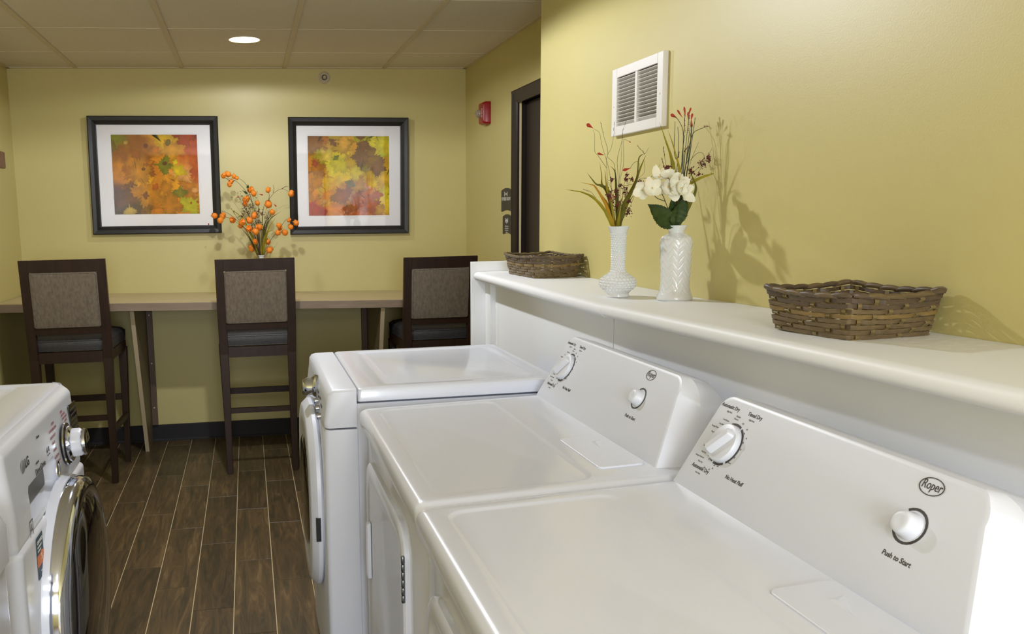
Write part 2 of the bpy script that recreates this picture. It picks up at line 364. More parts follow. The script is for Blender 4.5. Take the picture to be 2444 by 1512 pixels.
def make_print(w, h, blobs, leaves, seed, parent, y):
    rs = random.Random(seed); bm = bmesh.new(); cl = bm.loops.layers.color.new('Col'); nx, nz = 70, 60
    def colr(u, v):
        u += .03*sin(v*23+seed)+.02*sin(v*51); v += .03*sin(u*19+seed*2)+.02*sin(u*47+1)
        s = [0, 0, 0]; W = 0
        for bx, by, br, c in blobs:
            q = 1/(((u-bx)**2+(v-by)**2)/br**2+.02)**2.2; W += q
            for k in range(3): s[k] += q*c[k]
        return [s[0]/W/255, s[1]/W/255, s[2]/W/255*.72, 1]
    g = [[bm.verts.new((-w/2+w*i/nx, y, -h/2+h*j/nz)) for j in range(nz+1)] for i in range(nx+1)]
    for i in range(nx):
        for j in range(nz):
            f = bm.faces.new((g[i][j], g[i+1][j], g[i+1][j+1], g[i][j+1]))
            for l in f.loops: l[cl] = colr((l.vert.co.x+w/2)/w, (l.vert.co.z+h/2)/h)
    extra = []
    for q in range(34):
        u, v = rs.uniform(0, 1), rs.uniform(0, 1); c = [x*255 for x in colr(u, v)[:3]]; k = rs.uniform(.82, 1.16)
        extra.append((u, v, rs.uniform(.09, .2), rs.uniform(0, 6), [min(255, c[0]*k), min(255, c[1]*k*rs.uniform(.9, 1.12)), c[2]*k], 5))
    for q, (u, v, R, rot, c, lob) in enumerate(extra+list(leaves)):
        yy = y-.00008*(q+1)
        pts = [(min(max(px, 0), 1), min(max(pz, 0), 1)) for px, pz in leafpoly(rs, u, v, R, rot, lob)]
        cv = bm.verts.new((-w/2+w*u, yy, -h/2+h*v)); vs = [bm.verts.new((-w/2+w*a, yy, -h/2+h*b)) for a, b in pts]
        for i in range(len(vs)):
            f = bm.faces.new((cv, vs[i], vs[(i+1) % len(vs)]))
            for l in f.loops:
                kk = 1.0 if l.vert is cv else .86
                l[cl] = [c[0]*kk/255, c[1]*kk/255, c[2]*kk*.75/255, 1]
    return obj('print', bm, PRINT, parent, fix=False, label='abstract autumn leaf print in orange, yellow and brown')
def picture(cx, cz, W, H, pw, ph, pz, tilt, blobs, leaves, seed, label):
    t = empty('framed_picture', (cx, D-.002, cz), label=label, cat='picture', group='framed leaf prints over the counter'); t.rotation_euler = (0, tilt, 0)
    fw = .049
    prof = [(0, 0), (0, -.034), (.006, -.040), (.026, -.036), (.040, -.024), (.043, -.016), (fw, -.014), (fw, 0)]   # (in from outer edge, out from wall)
    bm = bmesh.new(); loops = []
    for a, b in prof:
        loops.append([(sx*(W/2-a), b, sz*(H/2-a)) for sx, sz in ((-1, -1), (1, -1), (1, 1), (-1, 1))])
    loops.append(loops[0]); loft(bm, loops, cap0=False, cap1=False); obj('frame', bm, FRM, t)
    iw, ih = W/2-fw+.004, H/2-fw+.004
    bm = bmesh.new(); dz = pz
    outer = [(sx*iw, -.010, sz*ih) for sx, sz in ((-1, -1), (1, -1), (1, 1), (-1, 1))]
    lo = [outer]
    for g, yy in ((.008, -.010), (.0068, -.0088), (.0, -.0088), (-.0014, -.0074)):
        lo.append([(sx*(pw/2+g), yy, dz+sz*(ph/2+g)) for sx, sz in ((-1, -1), (1, -1), (1, 1), (-1, 1))])
    loft(bm, lo, cap0=False, cap1=False); obj('mat_board', bm, MATB, t, fix=False)
    p = make_print(pw, ph, blobs, leaves, seed, t, 0); p.location = (0, -.0045, dz)
    BOX('backing', -iw, iw, -.004, -.0, -ih, ih, CLEAT, t)
    bm = bmesh.new(); box(bm, -iw, iw, -.0128, -.0118, -ih, ih); obj('glass', bm, PGL, t)
O, BRW, RED, GRN, YEL, PNK, PUR = (205, 120, 18), (150, 88, 22), (176, 66, 30), (128, 128, 20), (222, 190, 10), (232, 160, 110), (96, 50, 42)
blL = [(.0, .95, .12, GRN), (.12, .8, .12, BRW), (.35, .8, .15, BRW), (.6, .93, .14, (214, 150, 22)), (.9, .9, .12, RED), (.15, .55, .14, (206, 130, 20)), (.45, .6, .12, O), (.3, .4, .14, (214, 138, 20)), (.6, .25, .2, (216, 132, 16)), (.05, .25, .13, PUR), (.12, .1, .1, (60, 45, 40)), (.3, .12, .12, (120, 70, 30)), (.95, .5, .1, RED), (.95, .25, .1, O), (.8, .5, .1, PNK), (.5, .05, .1, O)]
lvL = [(.2, .2, .2, .4, (118, 68, 42), 5), (.42, .3, .24, 1.2, (212, 134, 20), 5), (.28, .52, .2, 2.2, (206, 132, 22), 6), (.72, .82, .17, .8, (216, 150, 24), 5), (.85, .9, .10, .2, RED, 5), (.58, .62, .14, 2.0, GRN, 6), (.85, .52, .14, 1.0, PNK, 6), (.76, .53, .12, 2.5, YEL, 6), (.74, .65, .05, .5, (225, 200, 10), 5),
       (.78, .25, .11, 0, (130, 122, 22), 5), (.91, .13, .17, 1.0, (196, 186, 20), 7), (.62, .10, .17, 2.1, (210, 130, 18), 5), (.18, .06, .10, 1.4, (214, 178, 90), 7), (.08, .23, .10, .3, (98, 58, 50), 5), (.36, .24, .06, 2, (120, 50, 36), 5), (.40, .86, .035, 0, (110, 50, 40), 2), (.66, .90, .05, .9, (120, 100, 30), 3), (.36, .57, .025, .4, (110, 50, 40), 3), (.61, .64, .03, .4, (110, 66, 30), 3), (.5, .34, .06, .4, (200, 96, 20), 4), (.95, .3, .04, 0, PNK, 3), (.17, .9, .03, .4, (190, 150, 80), 3), (.9, .14, .02, .5, BRW, 2), (.52, .8, .06, .3, (210, 120, 14), 5)]
picture(-.527, 1.640, .760, .695, .505, .472, .006, radians(.5), blL, lvL, 3, 'left framed leaf print in mostly orange, above the left and middle stools')
blR = [(.08, .92, .12, BRW), (.4, .9, .12, (226, 168, 70)), (.85, .93, .12, (226, 206, 60)), (.3, .68, .14, (206, 190, 40)), (.5, .55, .15, YEL), (.06, .6, .1, (200, 120, 16)), (.72, .7, .12, (130, 88, 60)), (.95, .45, .12, YEL), (.9, .22, .12, (236, 206, 40)), (.15, .3, .15, (206, 132, 20)), (.3, .1, .1, (214, 120, 60)), (.7, .15, .15, (190, 92, 46)), (.12, .05, .1, (170, 40, 30)), (.55, .3, .1, (150, 84, 30)), (.98, .7, .1, (200, 150, 30))]
lvR = [(.12, .9, .17, .5, (146, 92, 50), 6), (.32, .93, .07, 1, (132, 80, 48), 5), (.42, .92, .12, 2, (230, 172, 80), 5), (.65, .98, .08, 0, (128, 84, 60), 5), (.24, .74, .12, .3, (218, 186, 90), 5), (.40, .66, .16, 1.1, (208, 192, 14), 6), (.56, .55, .13, 2, (222, 200, 60), 6), (.68, .74, .17, .7, (132, 92, 70), 6), (.84, .62, .14, 1.9, (136, 86, 58), 6), (.7, .9, .11, 1.2, (134, 90, 62), 6), (.42, .22, .17, .2, (150, 78, 26), 6), (.12, .4, .13, .4, (204, 130, 18), 6), (.84, .28, .10, 1.5, (196, 96, 50), 5), (.74, .12, .17, 2.2, (188, 88, 46), 5), (.96, .3, .10, .1, (230, 206, 20), 4), (.52, .42, .08, 1.2, (116, 100, 30), 5), (.18, .03, .07, .1, (178, 30, 26), 5), (.10, .66, .06, .8, (170, 66, 50), 5), (.35, .72, .05, .3, (110, 120, 20), 4), (.2, .18, .04, .8, (222, 160, 110), 3), (.9, .06, .1, .4, (206, 150, 20), 5)]
picture(.644, 1.618, .742, .708, .508, .486, .002, radians(.7), blR, lvR, 11, 'right framed leaf print with brown leaves on yellow, its glass reflecting the room')

# ---------------------------------------------------------------- small things on the walls
t = empty('wall_sprinkler', (.508, D, 2.212), label='small round white sprinkler cap high on the far wall under the ceiling', cat='sprinkler')
WC = mat('sprinkler_white', (196, 184, 160), .5)
bm = bmesh.new(); lathe(bm, [(.001, -.006), (.018, -.006), (.020, -.009), (.026, -.009), (.028, -.006), (.034, -.004), (.036, 0)], 36, axis='y', cap0=True); obj('escutcheon', bm, WC, t, smooth=40)
bm = bmesh.new(); lathe(bm, [(.001, -.035), (.008, -.034), (.008, -.010), (.012, -.006)], 16, axis='y', cap0=True); obj('sprinkler_head', bm, WC, t)
bm = bmesh.new(); lathe(bm, [(.012, -.0085), (.016, -.0085), (.016, -.0065), (.012, -.0065)], 24, axis='y'); obj('dark_ring', bm, BLACKP, t)  # black ring around the sprinkler head
t = empty('fire_strobe', (XR, 4.905, 1.937), label='red fire strobe with clear dome, high on the side wall left of the dark door', cat='fire alarm')
RP = mat('red_alarm_plastic', (150, 22, 24), .3)
bm = bmesh.new(); rrloft(bm, [(.054, .062, .012, 0), (.054, .062, .012, -.028), (.046, .056, .014, -.044), (.036, .047, .012, -.046)], lambda u, v, w_: (w_, u, v)); obj('housing', bm, RP, t, smooth=40)
bm = bmesh.new(); lathe(bm, [(.024, -.044), (.023, -.056), (.018, -.066), (.009, -.071), (.001, -.072)], 24, c=(0, .016, .0), axis='x', cap1=True); obj('strobe_dome', bm, mat('clear_dome', (225, 220, 200), .08, trans=.7), t, smooth=180)
txt('lettering', [((("FIRE", .026, (-.0465, -.026, 0), (0, 0, -1), (0, -1, 0))), dict(sx=1.1))], mat('white_ink', (220, 215, 205), .6), t)
def hsign(name, yc, z0, z1, hw, label, big):
    t = empty(name, (XR, yc, (z0+z1)/2), label=label, cat='sign')
    h = (z1-z0)/2; n = 12
    poly = [(-hw+2*hw*k/n, h-.012*(1-sin(pi*k/n))) for k in range(n+1)]+[(hw-2*hw*k/n, -h+.010*sin(pi*k/n)-.004) for k in range(n+1)]
    bm = bmesh.new(); prism(bm, poly, 'x', -.006, 0); obj('plate', bm, mat('dark_sign_plate', (48, 44, 38), .45), t)
    WI = mat('sign_white_ink', (222, 218, 206), .6)
    bm = bmesh.new(); e = h-.032
    for s in (-1, 1): box(bm, -.0075, -.006, s*.022-.0022, s*.022+.0022, e-.012, e+.012)
    for k in range(8):
        a = -.020+.005*k; z = e-.004+.006*sin(pi*(k+.5)/8); box(bm, -.0075, -.006, a, a+.005, z-.0022, z+.0022)
    obj('emblem', bm, WI, t)
    R_, U_ = (0, -1, 0), (0, 0, 1)
    if big: txt('lettering', [(("FITNESS ROOM", .024, (-.0062, 0, .002), R_, U_), dict(sx=.95, bold=.0004))], WI, t)
    else:
        txt('lettering', [((s, .0085, (-.0062, 0, -.012-.011*k), R_, U_), {}) for k, s in enumerate(("Children must be", "accompanied by an", "adult at all times", "Thank you"))], WI, t)
        bm = bmesh.new(); lathe(bm, [(.007, -.0072), (.010, -.0072), (.010, -.006), (.007, -.006)], 20, c=(0, 0, .012), axis='x'); box(bm, -.0072, -.006, -.002, .002, .008, .028); obj('pictogram', bm, WI, t)
hsign('room_sign', 4.540, 1.387, 1.507, .088, 'dark FITNESS ROOM sign with arched top beside the door casing', True)
hsign('rules_sign', 4.527, 1.266, 1.368, .074, 'smaller dark sign with small print below the room sign', False)
bm = bmesh.new(); rrloft(bm, [(.05, .045, .004, 0), (.05, .045, .004, .008), (.046, .041, .003, .011)], lambda u, v, w_: (XL+w_, 5.14+u, 1.727+v)); obj('wall_plate', bm, mat('rosy_brown_plate', (128, 92, 72), .5), smooth=40, label='small brown plate on the left wall at the picture edge', cat='wall plate')

# air grille
t = empty('air_grille', (XW, 2.522, 1.717), label='white louvred air grille on the olive wall above the vases', cat='vent')
GW = mat('white_grille_paint', (232, 228, 222), .35)
hw, hh = .171, .103
bm = bmesh.new()
def rect(y0, y1, z0, z1, x0, x1): box(bm, x0, x1, y0, y1, z0, z1, .0015, 1)
iw, ih = .136, .074
rect(-hw, -iw, -hh, hh, -.016, 0); rect(iw, hw, -hh, hh, -.016, 0); rect(-iw, iw, ih, hh, -.016, 0); rect(-iw, iw, -hh, -ih, -.016, 0); rect(-.007, .007, -ih, ih, -.016, 0)
obj('grille_frame', bm, GW, t)
BOX('duct_recess', -.0015, 0, -iw, iw, -ih, ih, mat('dark_duct', (34, 36, 34), .8), t)
lou = None
for s in (-1, 1):
    for k in range(13):
        if lou is None:
            bm = bmesh.new(); prism(bm, [(-.0152, .0030), (-.0148, .0042), (-.0090, .0010), (-.0020, -.0030), (-.0024, -.0040), (-.0095, -.0002)], 'y', -.0645, .0645); lou = obj('louver', bm, GW, t); o = lou
        else: o = lou.copy(); COL.objects.link(o); o.parent = t
        o.location = (0, s*.0715, -ih+.0062+k*(2*ih-.010)/12.4)
for s in (-1, 1):
    bm = bmesh.new(); ico(bm, (-.0165, s*.155, -.012), .0035, 1, (.5, 1, 1)); obj('screw_head', bm, GW, t)

# ---------------------------------------------------------------- ledge along the right wall
t = empty('wall_ledge', (.98, 2.16, 0), label='long white laminate ledge with front panels along the right wall', cat='ledge')
def shelf_piece(y0, y1, za, zb, name='shelf_board'):
    bm = bmesh.new(); th = .034; loops = []
    for y, z in ((y0, za), (y1, zb)):
        L = [(1.184, y, z)]
        for k in range(9):
            a = radians(90+180*k/8); L.append((.884+th/2+th/2*cos(a), y, z-th/2+th/2*sin(a)))
        L.append((1.184, y, z-th)); loops.append(L)
    loft(bm, loops); o = obj(name, bm, LAMW, t, smooth=30); o.location = -t.location; return o
def zled(y): return 1.149+(2.1-y)*.0168 if y < 2.1 else 1.1475+(y-2.1)*.002
shelf_piece(2.0815, 3.328, 1.1475, 1.1505); shelf_piece(YB+.02, 2.080, zled(YB), 1.1492)
for a in ((.876, 1.184, 3.330, 3.350, 0, 1.190, 'end_panel'), (.932, .955, 3.262, 3.3295, 0, 1.114, 'corner_filler'), (.955, .971, 2.1625, 3.3295, 0, 1.114, 'front_panel')):
    o = BOX(a[6], *a[:6], LAMW, t, bev=.0012); o.location = -t.location
bm = bmesh.new(); prism(bm, [(YB+.02, 0), (2.1565, 0), (2.1565, 1.114), (YB+.02, zled(YB+.02)-.0345)], 'x', .955, .971); o = obj('front_panel', bm, LAMW, t); o.location = -t.location
o = BOX('seam_batten', .965, .975, 2.13, 2.19, .1, 1.11, mat('raw_particle_board', (120, 84, 40), .8), t); o.location = -t.location

# ---------------------------------------------------------------- top-loading-style dryers with rear console
def make_dryer(label):
    """origin: far front bottom corner side; y runs 0 (far edge) to -.733 (near edge); x from 0 (front)"""
    W = .733; SH = .12
    t = empty('dryer', (0, 0, 0), label=label, cat='dryer', group='white dryers with rear dial console')
    def S(x, y, z): return (x, y+SH*x, z)
    def sh(bm):
        for v in bm.verts: v.co.y += SH*v.co.x
        return bm
    HZ = .914; Dp = .64; yc = -W/2
    # cabinet with side seams
    bm = bmesh.new(); box(bm, .022, Dp, -W+.006, -.006, .03, .872, .006); box(bm, .05, Dp, -W+.02, -.02, 0, .03); obj('cabinet', sh(bm), WHITE, t, smooth=40)
    # top with rolled edge and sunken work surface
    bm = bmesh.new(); cxm = Dp/2
    fm = lambda u, v, w_: (cxm+u, yc+v, w_)
    spec = [(Dp/2-.012, W/2-.010, .012, .868), (Dp/2-.004, W/2-.002, .014, .870), (Dp/2, W/2+0, .016, .878), (Dp/2, W/2, .016, .898), (Dp/2-.003, W/2-.003, .016, .907), (Dp/2-.009, W/2-.009, .018, .9125), (Dp/2-.017, W/2-.017, .020, .914)]
    rings = rrloft(bm, spec, fm, 6, cap1=False)
    # flat band then recess loops (recess is shorter in depth)
    loops = []
    for hx, hy, r, w_ in ((.153, W/2-.034, .035, .914), (.150, W/2-.037, .033, .9132), (.146, W/2-.041, .030, .9112), (.141, W/2-.046, .028, .9104)):
        loops.append([(.040+.153+u, yc+v, w_) for u, v in rr(hx, hy, r, 6)])
    rs2 = [[bm.verts.new(p) for p in L] for L in loops]
    allr = [rings[-1]]+rs2
    for a, b in zip(allr, allr[1:]):
        for i in range(len(a)):
            j = (i+1) % len(a); bm.faces.new((a[i], a[j], b[j], b[i]))
    bm.faces.new(rs2[-1]); obj('top_panel', sh(bm), WHITE, t, smooth=35)
    # lint screen lid
    bm = bmesh.new()
    yl = -W+.19
    rrloft(bm, [(.048, .106, .012, HZ-.001), (.048, .106, .012, HZ+.0028), (.0472, .1052, .012, HZ+.0034)], lambda u, v, w_: (.367+.05+u, yl+v, w_), cap0=False)
    lid = obj('lint_lid', sh(bm), WHITE, t)
    bm = bmesh.new(); A, B, C_ = (.424, yl+.062), (.452, yl+.066), (.424, yl+.014)
    loft(bm, [[(p[0], p[1], HZ+.0032) for p in (A, B, C_)], [(.437, yl+.05, HZ+.0012)]*3], cap1=False); loft(bm, [[(p[0], p[1], HZ+.0032) for p in (A, B, C_)], [(.430, yl+.052, HZ+.006), (.452, yl+.066, HZ+.0034), (.424, yl+.014, HZ+.0034)]])
    obj('finger_grip', sh(bm), WHITE, lid)
    # console
    X0 = .472; ux, uz = .503, .864; far = .052; cw = .675; nr = far-cw; fpr = .040       # relative to world-like unsheared y at x=.727-.255
    def P(y, h, out=0): return (X0+ux*h-uz*out, y, HZ+uz*h+ux*out)
    cyc = (far+nr)/2
    def outline(hw, H, rt, lean):
        pts = [(-hw, 0), (hw, 0)]
        n = 8; nl = lean*2.7
        for k in range(n+1):
            a = radians(90*k/n); pts.append((hw-lean*.4-rt*.75+rt*.75*cos(a), H-rt*.75+rt*.75*sin(a)))
        for k in range(n+1):
            a = radians(90+90*k/n); pts.append((-hw+nl+rt+rt*cos(a), H-rt+rt*sin(a)))
        return pts
    bm = bmesh.new(); loops = []
    loops.append([P(cyc+a, b, 0) for a, b in outline(cw/2-.011, .170, .034, .022)])
    loops.append([P(cyc+a, b, 0) for a, b in outline(cw/2-.007, .174, .037, .022)])
    loops.append([P(cyc+a, b, -.0008) for a, b in outline(cw/2-.004, .1765, .039, .022)])
    loops.append([P(cyc+a, b, -.004) for a, b in outline(cw/2-.002, .1785, .041, .022)])
    for xx, ht, rt, ex in ((.060, .152, .05, .0), (.100, .140, .06, .0), (.122, .12, .06, -.006)):
        loops.append([(X0+xx+.04, cyc+a, HZ+b) for a, b in outline(cw/2+ex, ht, rt, .012)])
    loft(bm, loops); con = obj('control_console', bm, WPLAS, t, smooth=38)
    R_, U_ = (0, -1, 0), (ux, 0, uz)
    def T(s, y, h, size, al='CENTER', sx=.9, bold=0): return ((s, size, P(y, h, .0002), R_, U_), dict(align=al, sx=sx, bold=bold))
    f0 = fpr
    txt('panel_lettering', [T('Automatic Dry', f0-.033, .158, .0096, bold=.0001), T('Timed Dry', f0-.104, .158, .0096, bold=.0001), T('Automatic Dry', f0-.045, .042, .0096, bold=.0001), T('No Heat Fluff', f0-.140, .050, .0096, bold=.0001), T('Push to Start', f0-.481, .061, .0096, bold=.0001)], INK, con)
    small = [('High Heat', .037, .149), ('High Heat', .102, .149), ('Low Heat', .045, .033), ('Wrinkle', .066, .147), ('Prevent', .064, .142), ('Cool Down', .040, .134), ('Less Dry', .034, .125), ('Energy Preferred', .024, .117), ('Very Dry', .026, .107), ('Off', .033, .090), ('Cool Down', .028, .080), ('Less Dry', .030, .069), ('Energy Preferred', .026, .060), ('Very Dry', .035, .052), ('Off', .054, .046), ('10', .068, .047), ('20', .075, .051), ('Off', .085, .061), ('Cool Down', .102, .072), ('20', .115, .099), ('40', .113, .119), ('60', .103, .133), ('Off', .086, .139)]
    txt('dial_markings', [T(s, f0-a, b, .0042) for s, a, b in small], mat('light_grey_ink', (128, 124, 120), .6), con, joined=True)
    ky, kh = f0-.074, .097
    def ringarc(bm, cy, ch, r0, r1, a0, a1, o=.0004):
        n = 20; A = []; B = []
        for k in range(n+1):
            a = radians(a0+(a1-a0)*k/n); A.append(bm.verts.new(P(cy-r0*cos(a), ch+r0*sin(a), o))); B.append(bm.verts.new(P(cy-r1*cos(a), ch+r1*sin(a), o)))
        for k in range(n): bm.faces.new((A[k], A[k+1], B[k+1], B[k]))
    bm = bmesh.new()
    for a0, a1 in ((-50, 62), (68, 112), (-100, -58), (-140, -108)): ringarc(bm, ky, kh, .0345, .0385, a0, a1)
    for a0 in (20, 45, -20, -75, -88, -120, -132): ringarc(bm, ky, kh, .0395, .041, a0-2.5, a0+2.5)
    obj('dial_arc', bm, INK, con, fix=False)
    kn = bmesh.new()
    def disc(bm, cy, ch, prof, n=32):
        loft(bm, [[P(cy-r*cos(2*pi*k/n), ch+r*sin(2*pi*k/n), o) for k in range(n)] for r, o in prof])
    disc(kn, ky, kh, [(.034, 0), (.034, .007), (.0325, .010), (.030, .0108)]); knob = obj('dial_knob', kn, WPLAS, t, smooth=35)
    bm = bmesh.new(); ca, sa = cos(radians(52)), sin(radians(52))
    def G(u, v, w_): return P(ky-(u*ca-v*sa), kh+(u*sa+v*ca), w_)
    loft(bm, [[G(u, v, .0105) for u, v in rr(.028, .010, .005, 4)], [G(u, v, .019) for u, v in rr(.0270, .0070, .004, 4)], [G(u, v, .0215) for u, v in rr(.025, .0050, .003, 4)]]); obj('knob_grip', bm, WPLAS, knob, smooth=35)
    by, bh = f0-.474, .103
    bm = bmesh.new(); ringarc(bm, by, bh, .0205, .0240, -150, 128); obj('button_ring', bm, INK, con, fix=False)
    bm = bmesh.new(); disc(bm, by, bh, [(.0175, 0), (.0175, .003), (.0158, .005), (.0152, .012), (.0138, .0165), (.0105, .018), (.006, .0175)]); obj('start_button', bm, WPLAS, t, smooth=50)
    # badge
    ly, lh = f0-.472, .157
    bm = bmesh.new(); n = 40
    loft(bm, [[P(ly-a*cos(2*pi*k/n), lh+b*sin(2*pi*k/n), o) for k in range(n)] for a, b, o in ((.0185, .0115, .0003), (.0185, .0115, .0009), (.0175, .0105, .0009), (.0175, .0105, .0003))], cap0=False, cap1=False); obj('badge_ring', bm, INK, con)
    txt('badge_lettering', [T('Roper', ly, lh+.001, .0165, sx=.72, bold=.00005)], INK, con)
    # front door with hinge and handle
    bm = bmesh.new(); rrloft(bm, [(.258, .30, .07, .0222), (.258, .30, .07, .012), (.252, .294, .066, .008), (.225, .267, .05, .008), (.219, .261, .046, .011)], lambda u, v, w_: (w_, -.300+u*1.0, .503+v), 8); door = obj('door', sh(bm), WHITE, t, smooth=35)
    bm = bmesh.new(); rrloft(bm, [(.011, .070, .005, .009), (.011, .070, .005, .0015), (.009, .066, .005, -.0005), (.006, .058, .004, .004)], lambda u, v, w_: (w_, -.100+u, .585+v), 4); obj('door_handle', sh(bm), WHITE, door, smooth=35)
    bm = bmesh.new()
    for k in range(6): lathe(bm, [(.0030, .0), (.0038, .001), (.0038, .0135), (.0030, .0145)], 10, c=(.008, -.556, .662+k*.0155), cap0=True, cap1=True)
    obj('door_hinge', sh(bm), STEEL, t, smooth=50)
    return t
dA = make_dryer('white dryer nearest the camera, its console lettered Roper across the lower right')
dB = copy_tree(dA); dB['label'] = 'second white dryer with small Roper badge, between the nearest dryer and the chrome-knobbed dryer'
for ch in dA.children:
    if ch.name.startswith('control_console'):
        ch.data = ch.data.copy()
        for v in ch.data.vertices:
            if v.co.y < -.45: v.co.y += .040*min(1, (-.45-v.co.y)/.10)
dA.location = (.252, 1.328, 0); dB.location = (.256, 2.068, 0)

# ---------------------------------------------------------------- front-loading machines
def front_grid(bm, y0, y1, z0, z1, fx, ny=70, nz=90):
    g = [[bm.verts.new((fx(y0+(y1-y0)*i/ny, z0+(z1-z0)*j/nz), y0+(y1-y0)*i/ny, z0+(z1-z0)*j/nz)) for j in range(nz+1)] for i in range(ny+1)]
    for i in range(ny):
        for j in range(nz): bm.faces.new((g[i][j], g[i+1][j], g[i+1][j+1], g[i][j+1]))
def sdrr(u, v, hx, hy, r):
    qx, qy = abs(u)-hx+r, abs(v)-hy+r
    return hypot(max(qx, 0), max(qy, 0))+min(max(qx, qy), 0)-r
def sst(a, b, x):
    t_ = min(max((x-a)/(b-a), 0), 1); return t_*t_*(3-2*t_)

# --- washer on the left, front faces +x
wy0, wy1, wz, wxf = 1.60, 2.292, .975, -.452
t = empty('washer', (wxf, (wy0+wy1)/2, 0), label='white front-load washer with dark round glass door, at the left picture edge', cat='washer')
LW = t
def rel(o): o.location = tuple(-c for c in LW.location); return o
def rel2(o, parent_abs=None): return o
wyc = 1.990; dz0, DR = .532, .266
def wfx(y, z):
    x = wxf-.014*sst(.80, .975, z)-.02*sst(.945, .975, z)**2
    e = min(y-wy0, wy1-y); x -= .03*(1-sst(0, .045, e))**2
    x -= .030*(1-sst(-.003, .003, sdrr(y-1.868, z-.822, .122, .033, .012)))          # detergent drawer pull
    seam = .764
    x += .007*(1-sst(seam-.004, seam+.002, z))-.006*math.exp(-((z-seam)/.0025)**2)
    r = hypot(y-wyc, z-dz0)
    return x
bm = bmesh.new(); front_grid(bm, wy0, wy1, .03, wz, wfx, 140, 190); rel(obj('front_panel', bm, WHITE, t, smooth=50))
bm = bmesh.new(); rrloft(bm, [(.325, (wy1-wy0)/2-.004, .02, .02), (.325, (wy1-wy0)/2-.002, .02, .93)], lambda u, v, w_: (wxf-.355+u, (wy0+wy1)/2+v, w_)); rel(obj('cabinet', bm, WHITE, t, smooth=35))
bm = bmesh.new(); fm = lambda u, v, w_: (wxf-.032-.32+u, (wy0+wy1)/2+v, w_); hy = (wy1-wy0)/2
rings = rrloft(bm, [(.319, hy-.006, .02, .93), (.32, hy, .02, .935), (.32, hy, .022, .955), (.317, hy-.004, .022, .967), (.308, hy-.012, .02, .974), (.296, hy-.024, .02, .975)], fm, 6, cap1=False)
loops = [[(wxf-.12-.255+u, (wy0+wy1)/2+v, w_) for u, v in rr(.235+a, hy-.05+a, .02, 6)] for a, w_ in ((.006, .975), (0, .971), (-.02, .971), (-.026, .9735))]
rs2 = [[bm.verts.new(p) for p in L] for L in loops]; allr = [rings[-1]]+rs2
for a, b in zip(allr, allr[1:]):
    for i in range(len(a)): bm.faces.new((a[i], a[(i+1) % len(a)], b[(i+1) % len(a)], b[i]))
bm.faces.new(rs2[-1]); rel(obj('top_panel', bm, WHITE, t, smooth=35))
# door
bm = bmesh.new(); lathe(bm, [(DR+.006, .000), (DR+.005, .012), (DR+.003, .022), (DR-.002, .022)], 72, axis='x'); o = obj('door_surround', bm, WHITE, t, smooth=60); o.location = (0, wyc-LW.location.y, dz0)
bm = bmesh.new(); lathe(bm, [(DR-.01, .0), (DR, .004), (DR, .022), (DR-.006, .036), (DR-.022, .044), (DR-.036, .045), (DR-.040, .040), (DR-.042, .02)], 72, axis='x'); o = obj('door_ring', bm, CHROME, t, smooth=60); o.location = (.016, wyc-LW.location.y, dz0); ring = o
bm = bmesh.new(); lathe(bm, [(DR-.040, .036), (DR-.052, .046), (DR-.10, .060), (DR-.17, .067), (.04, .070), (.001, .0705)], 64, axis='x', cap1=True); obj('door_glass', bm, DARKGL, ring, smooth=180)
bm = bmesh.new(); rrloft(bm, [(.010, .022, .003, .006), (.010, .022, .003, .030)], lambda u, v, w_: (w_, -DR*.9+u, -.16+v)); obj('door_latch', bm, BLACKP, ring)
def onw(y, z, out=.0006): return (wfx(y, z)+out-LW.location.x, y-LW.location.y, z)
bm = bmesh.new(); rrloft(bm, [(.117, .028, .010, 0), (.117, .028, .010, .001)], lambda u, v, w_: (w_, u, v)); o = obj('recess_shade_plate', bm, mat('painted_recess_shade', (104, 102, 100), .4), t); o.location = (wxf-.0296-LW.location.x, 1.868-LW.location.y, .822); o.rotation_euler = (0, radians(-3), 0)  # dark grey plate paints the shade at the back of the drawer pull
# knob
bm = bmesh.new(); lathe(bm, [(.050, 0), (.052, .004), (.046, .010), (.040, .012), (.036, .012)], 40, axis='x', cap0=True, cap1=True); kb = obj('dial_base', bm, BLACKP, t, smooth=40); kb.location = onw(2.105, .855); kb.rotation_euler = (0, radians(-4), 0)
bm = bmesh.new(); lathe(bm, [(.043, .011), (.043, .016), (.036, .020), (.036, .014)], 40, axis='x'); lathe(bm, [(.0505, .003), (.0525, .005), (.0505, .008)], 40, axis='x'); obj('chrome_ring', bm, CHROME, kb, smooth=50)
bm = bmesh.new(); lathe(bm, [(.034, .014), (.033, .038), (.029, .043)], 36, axis='x', cap1=True, disp=lambda a, z, r: .0012*cos(9*a)); obj('dial_knob', bm, WPLAS, kb, smooth=40)
bm = bmesh.new(); lathe(bm, [(.031, .043), (.033, .046), (.031, .052), (.026, .053)], 36, axis='x', cap1=True); obj('knob_cap', bm, CHROME, kb, smooth=40)
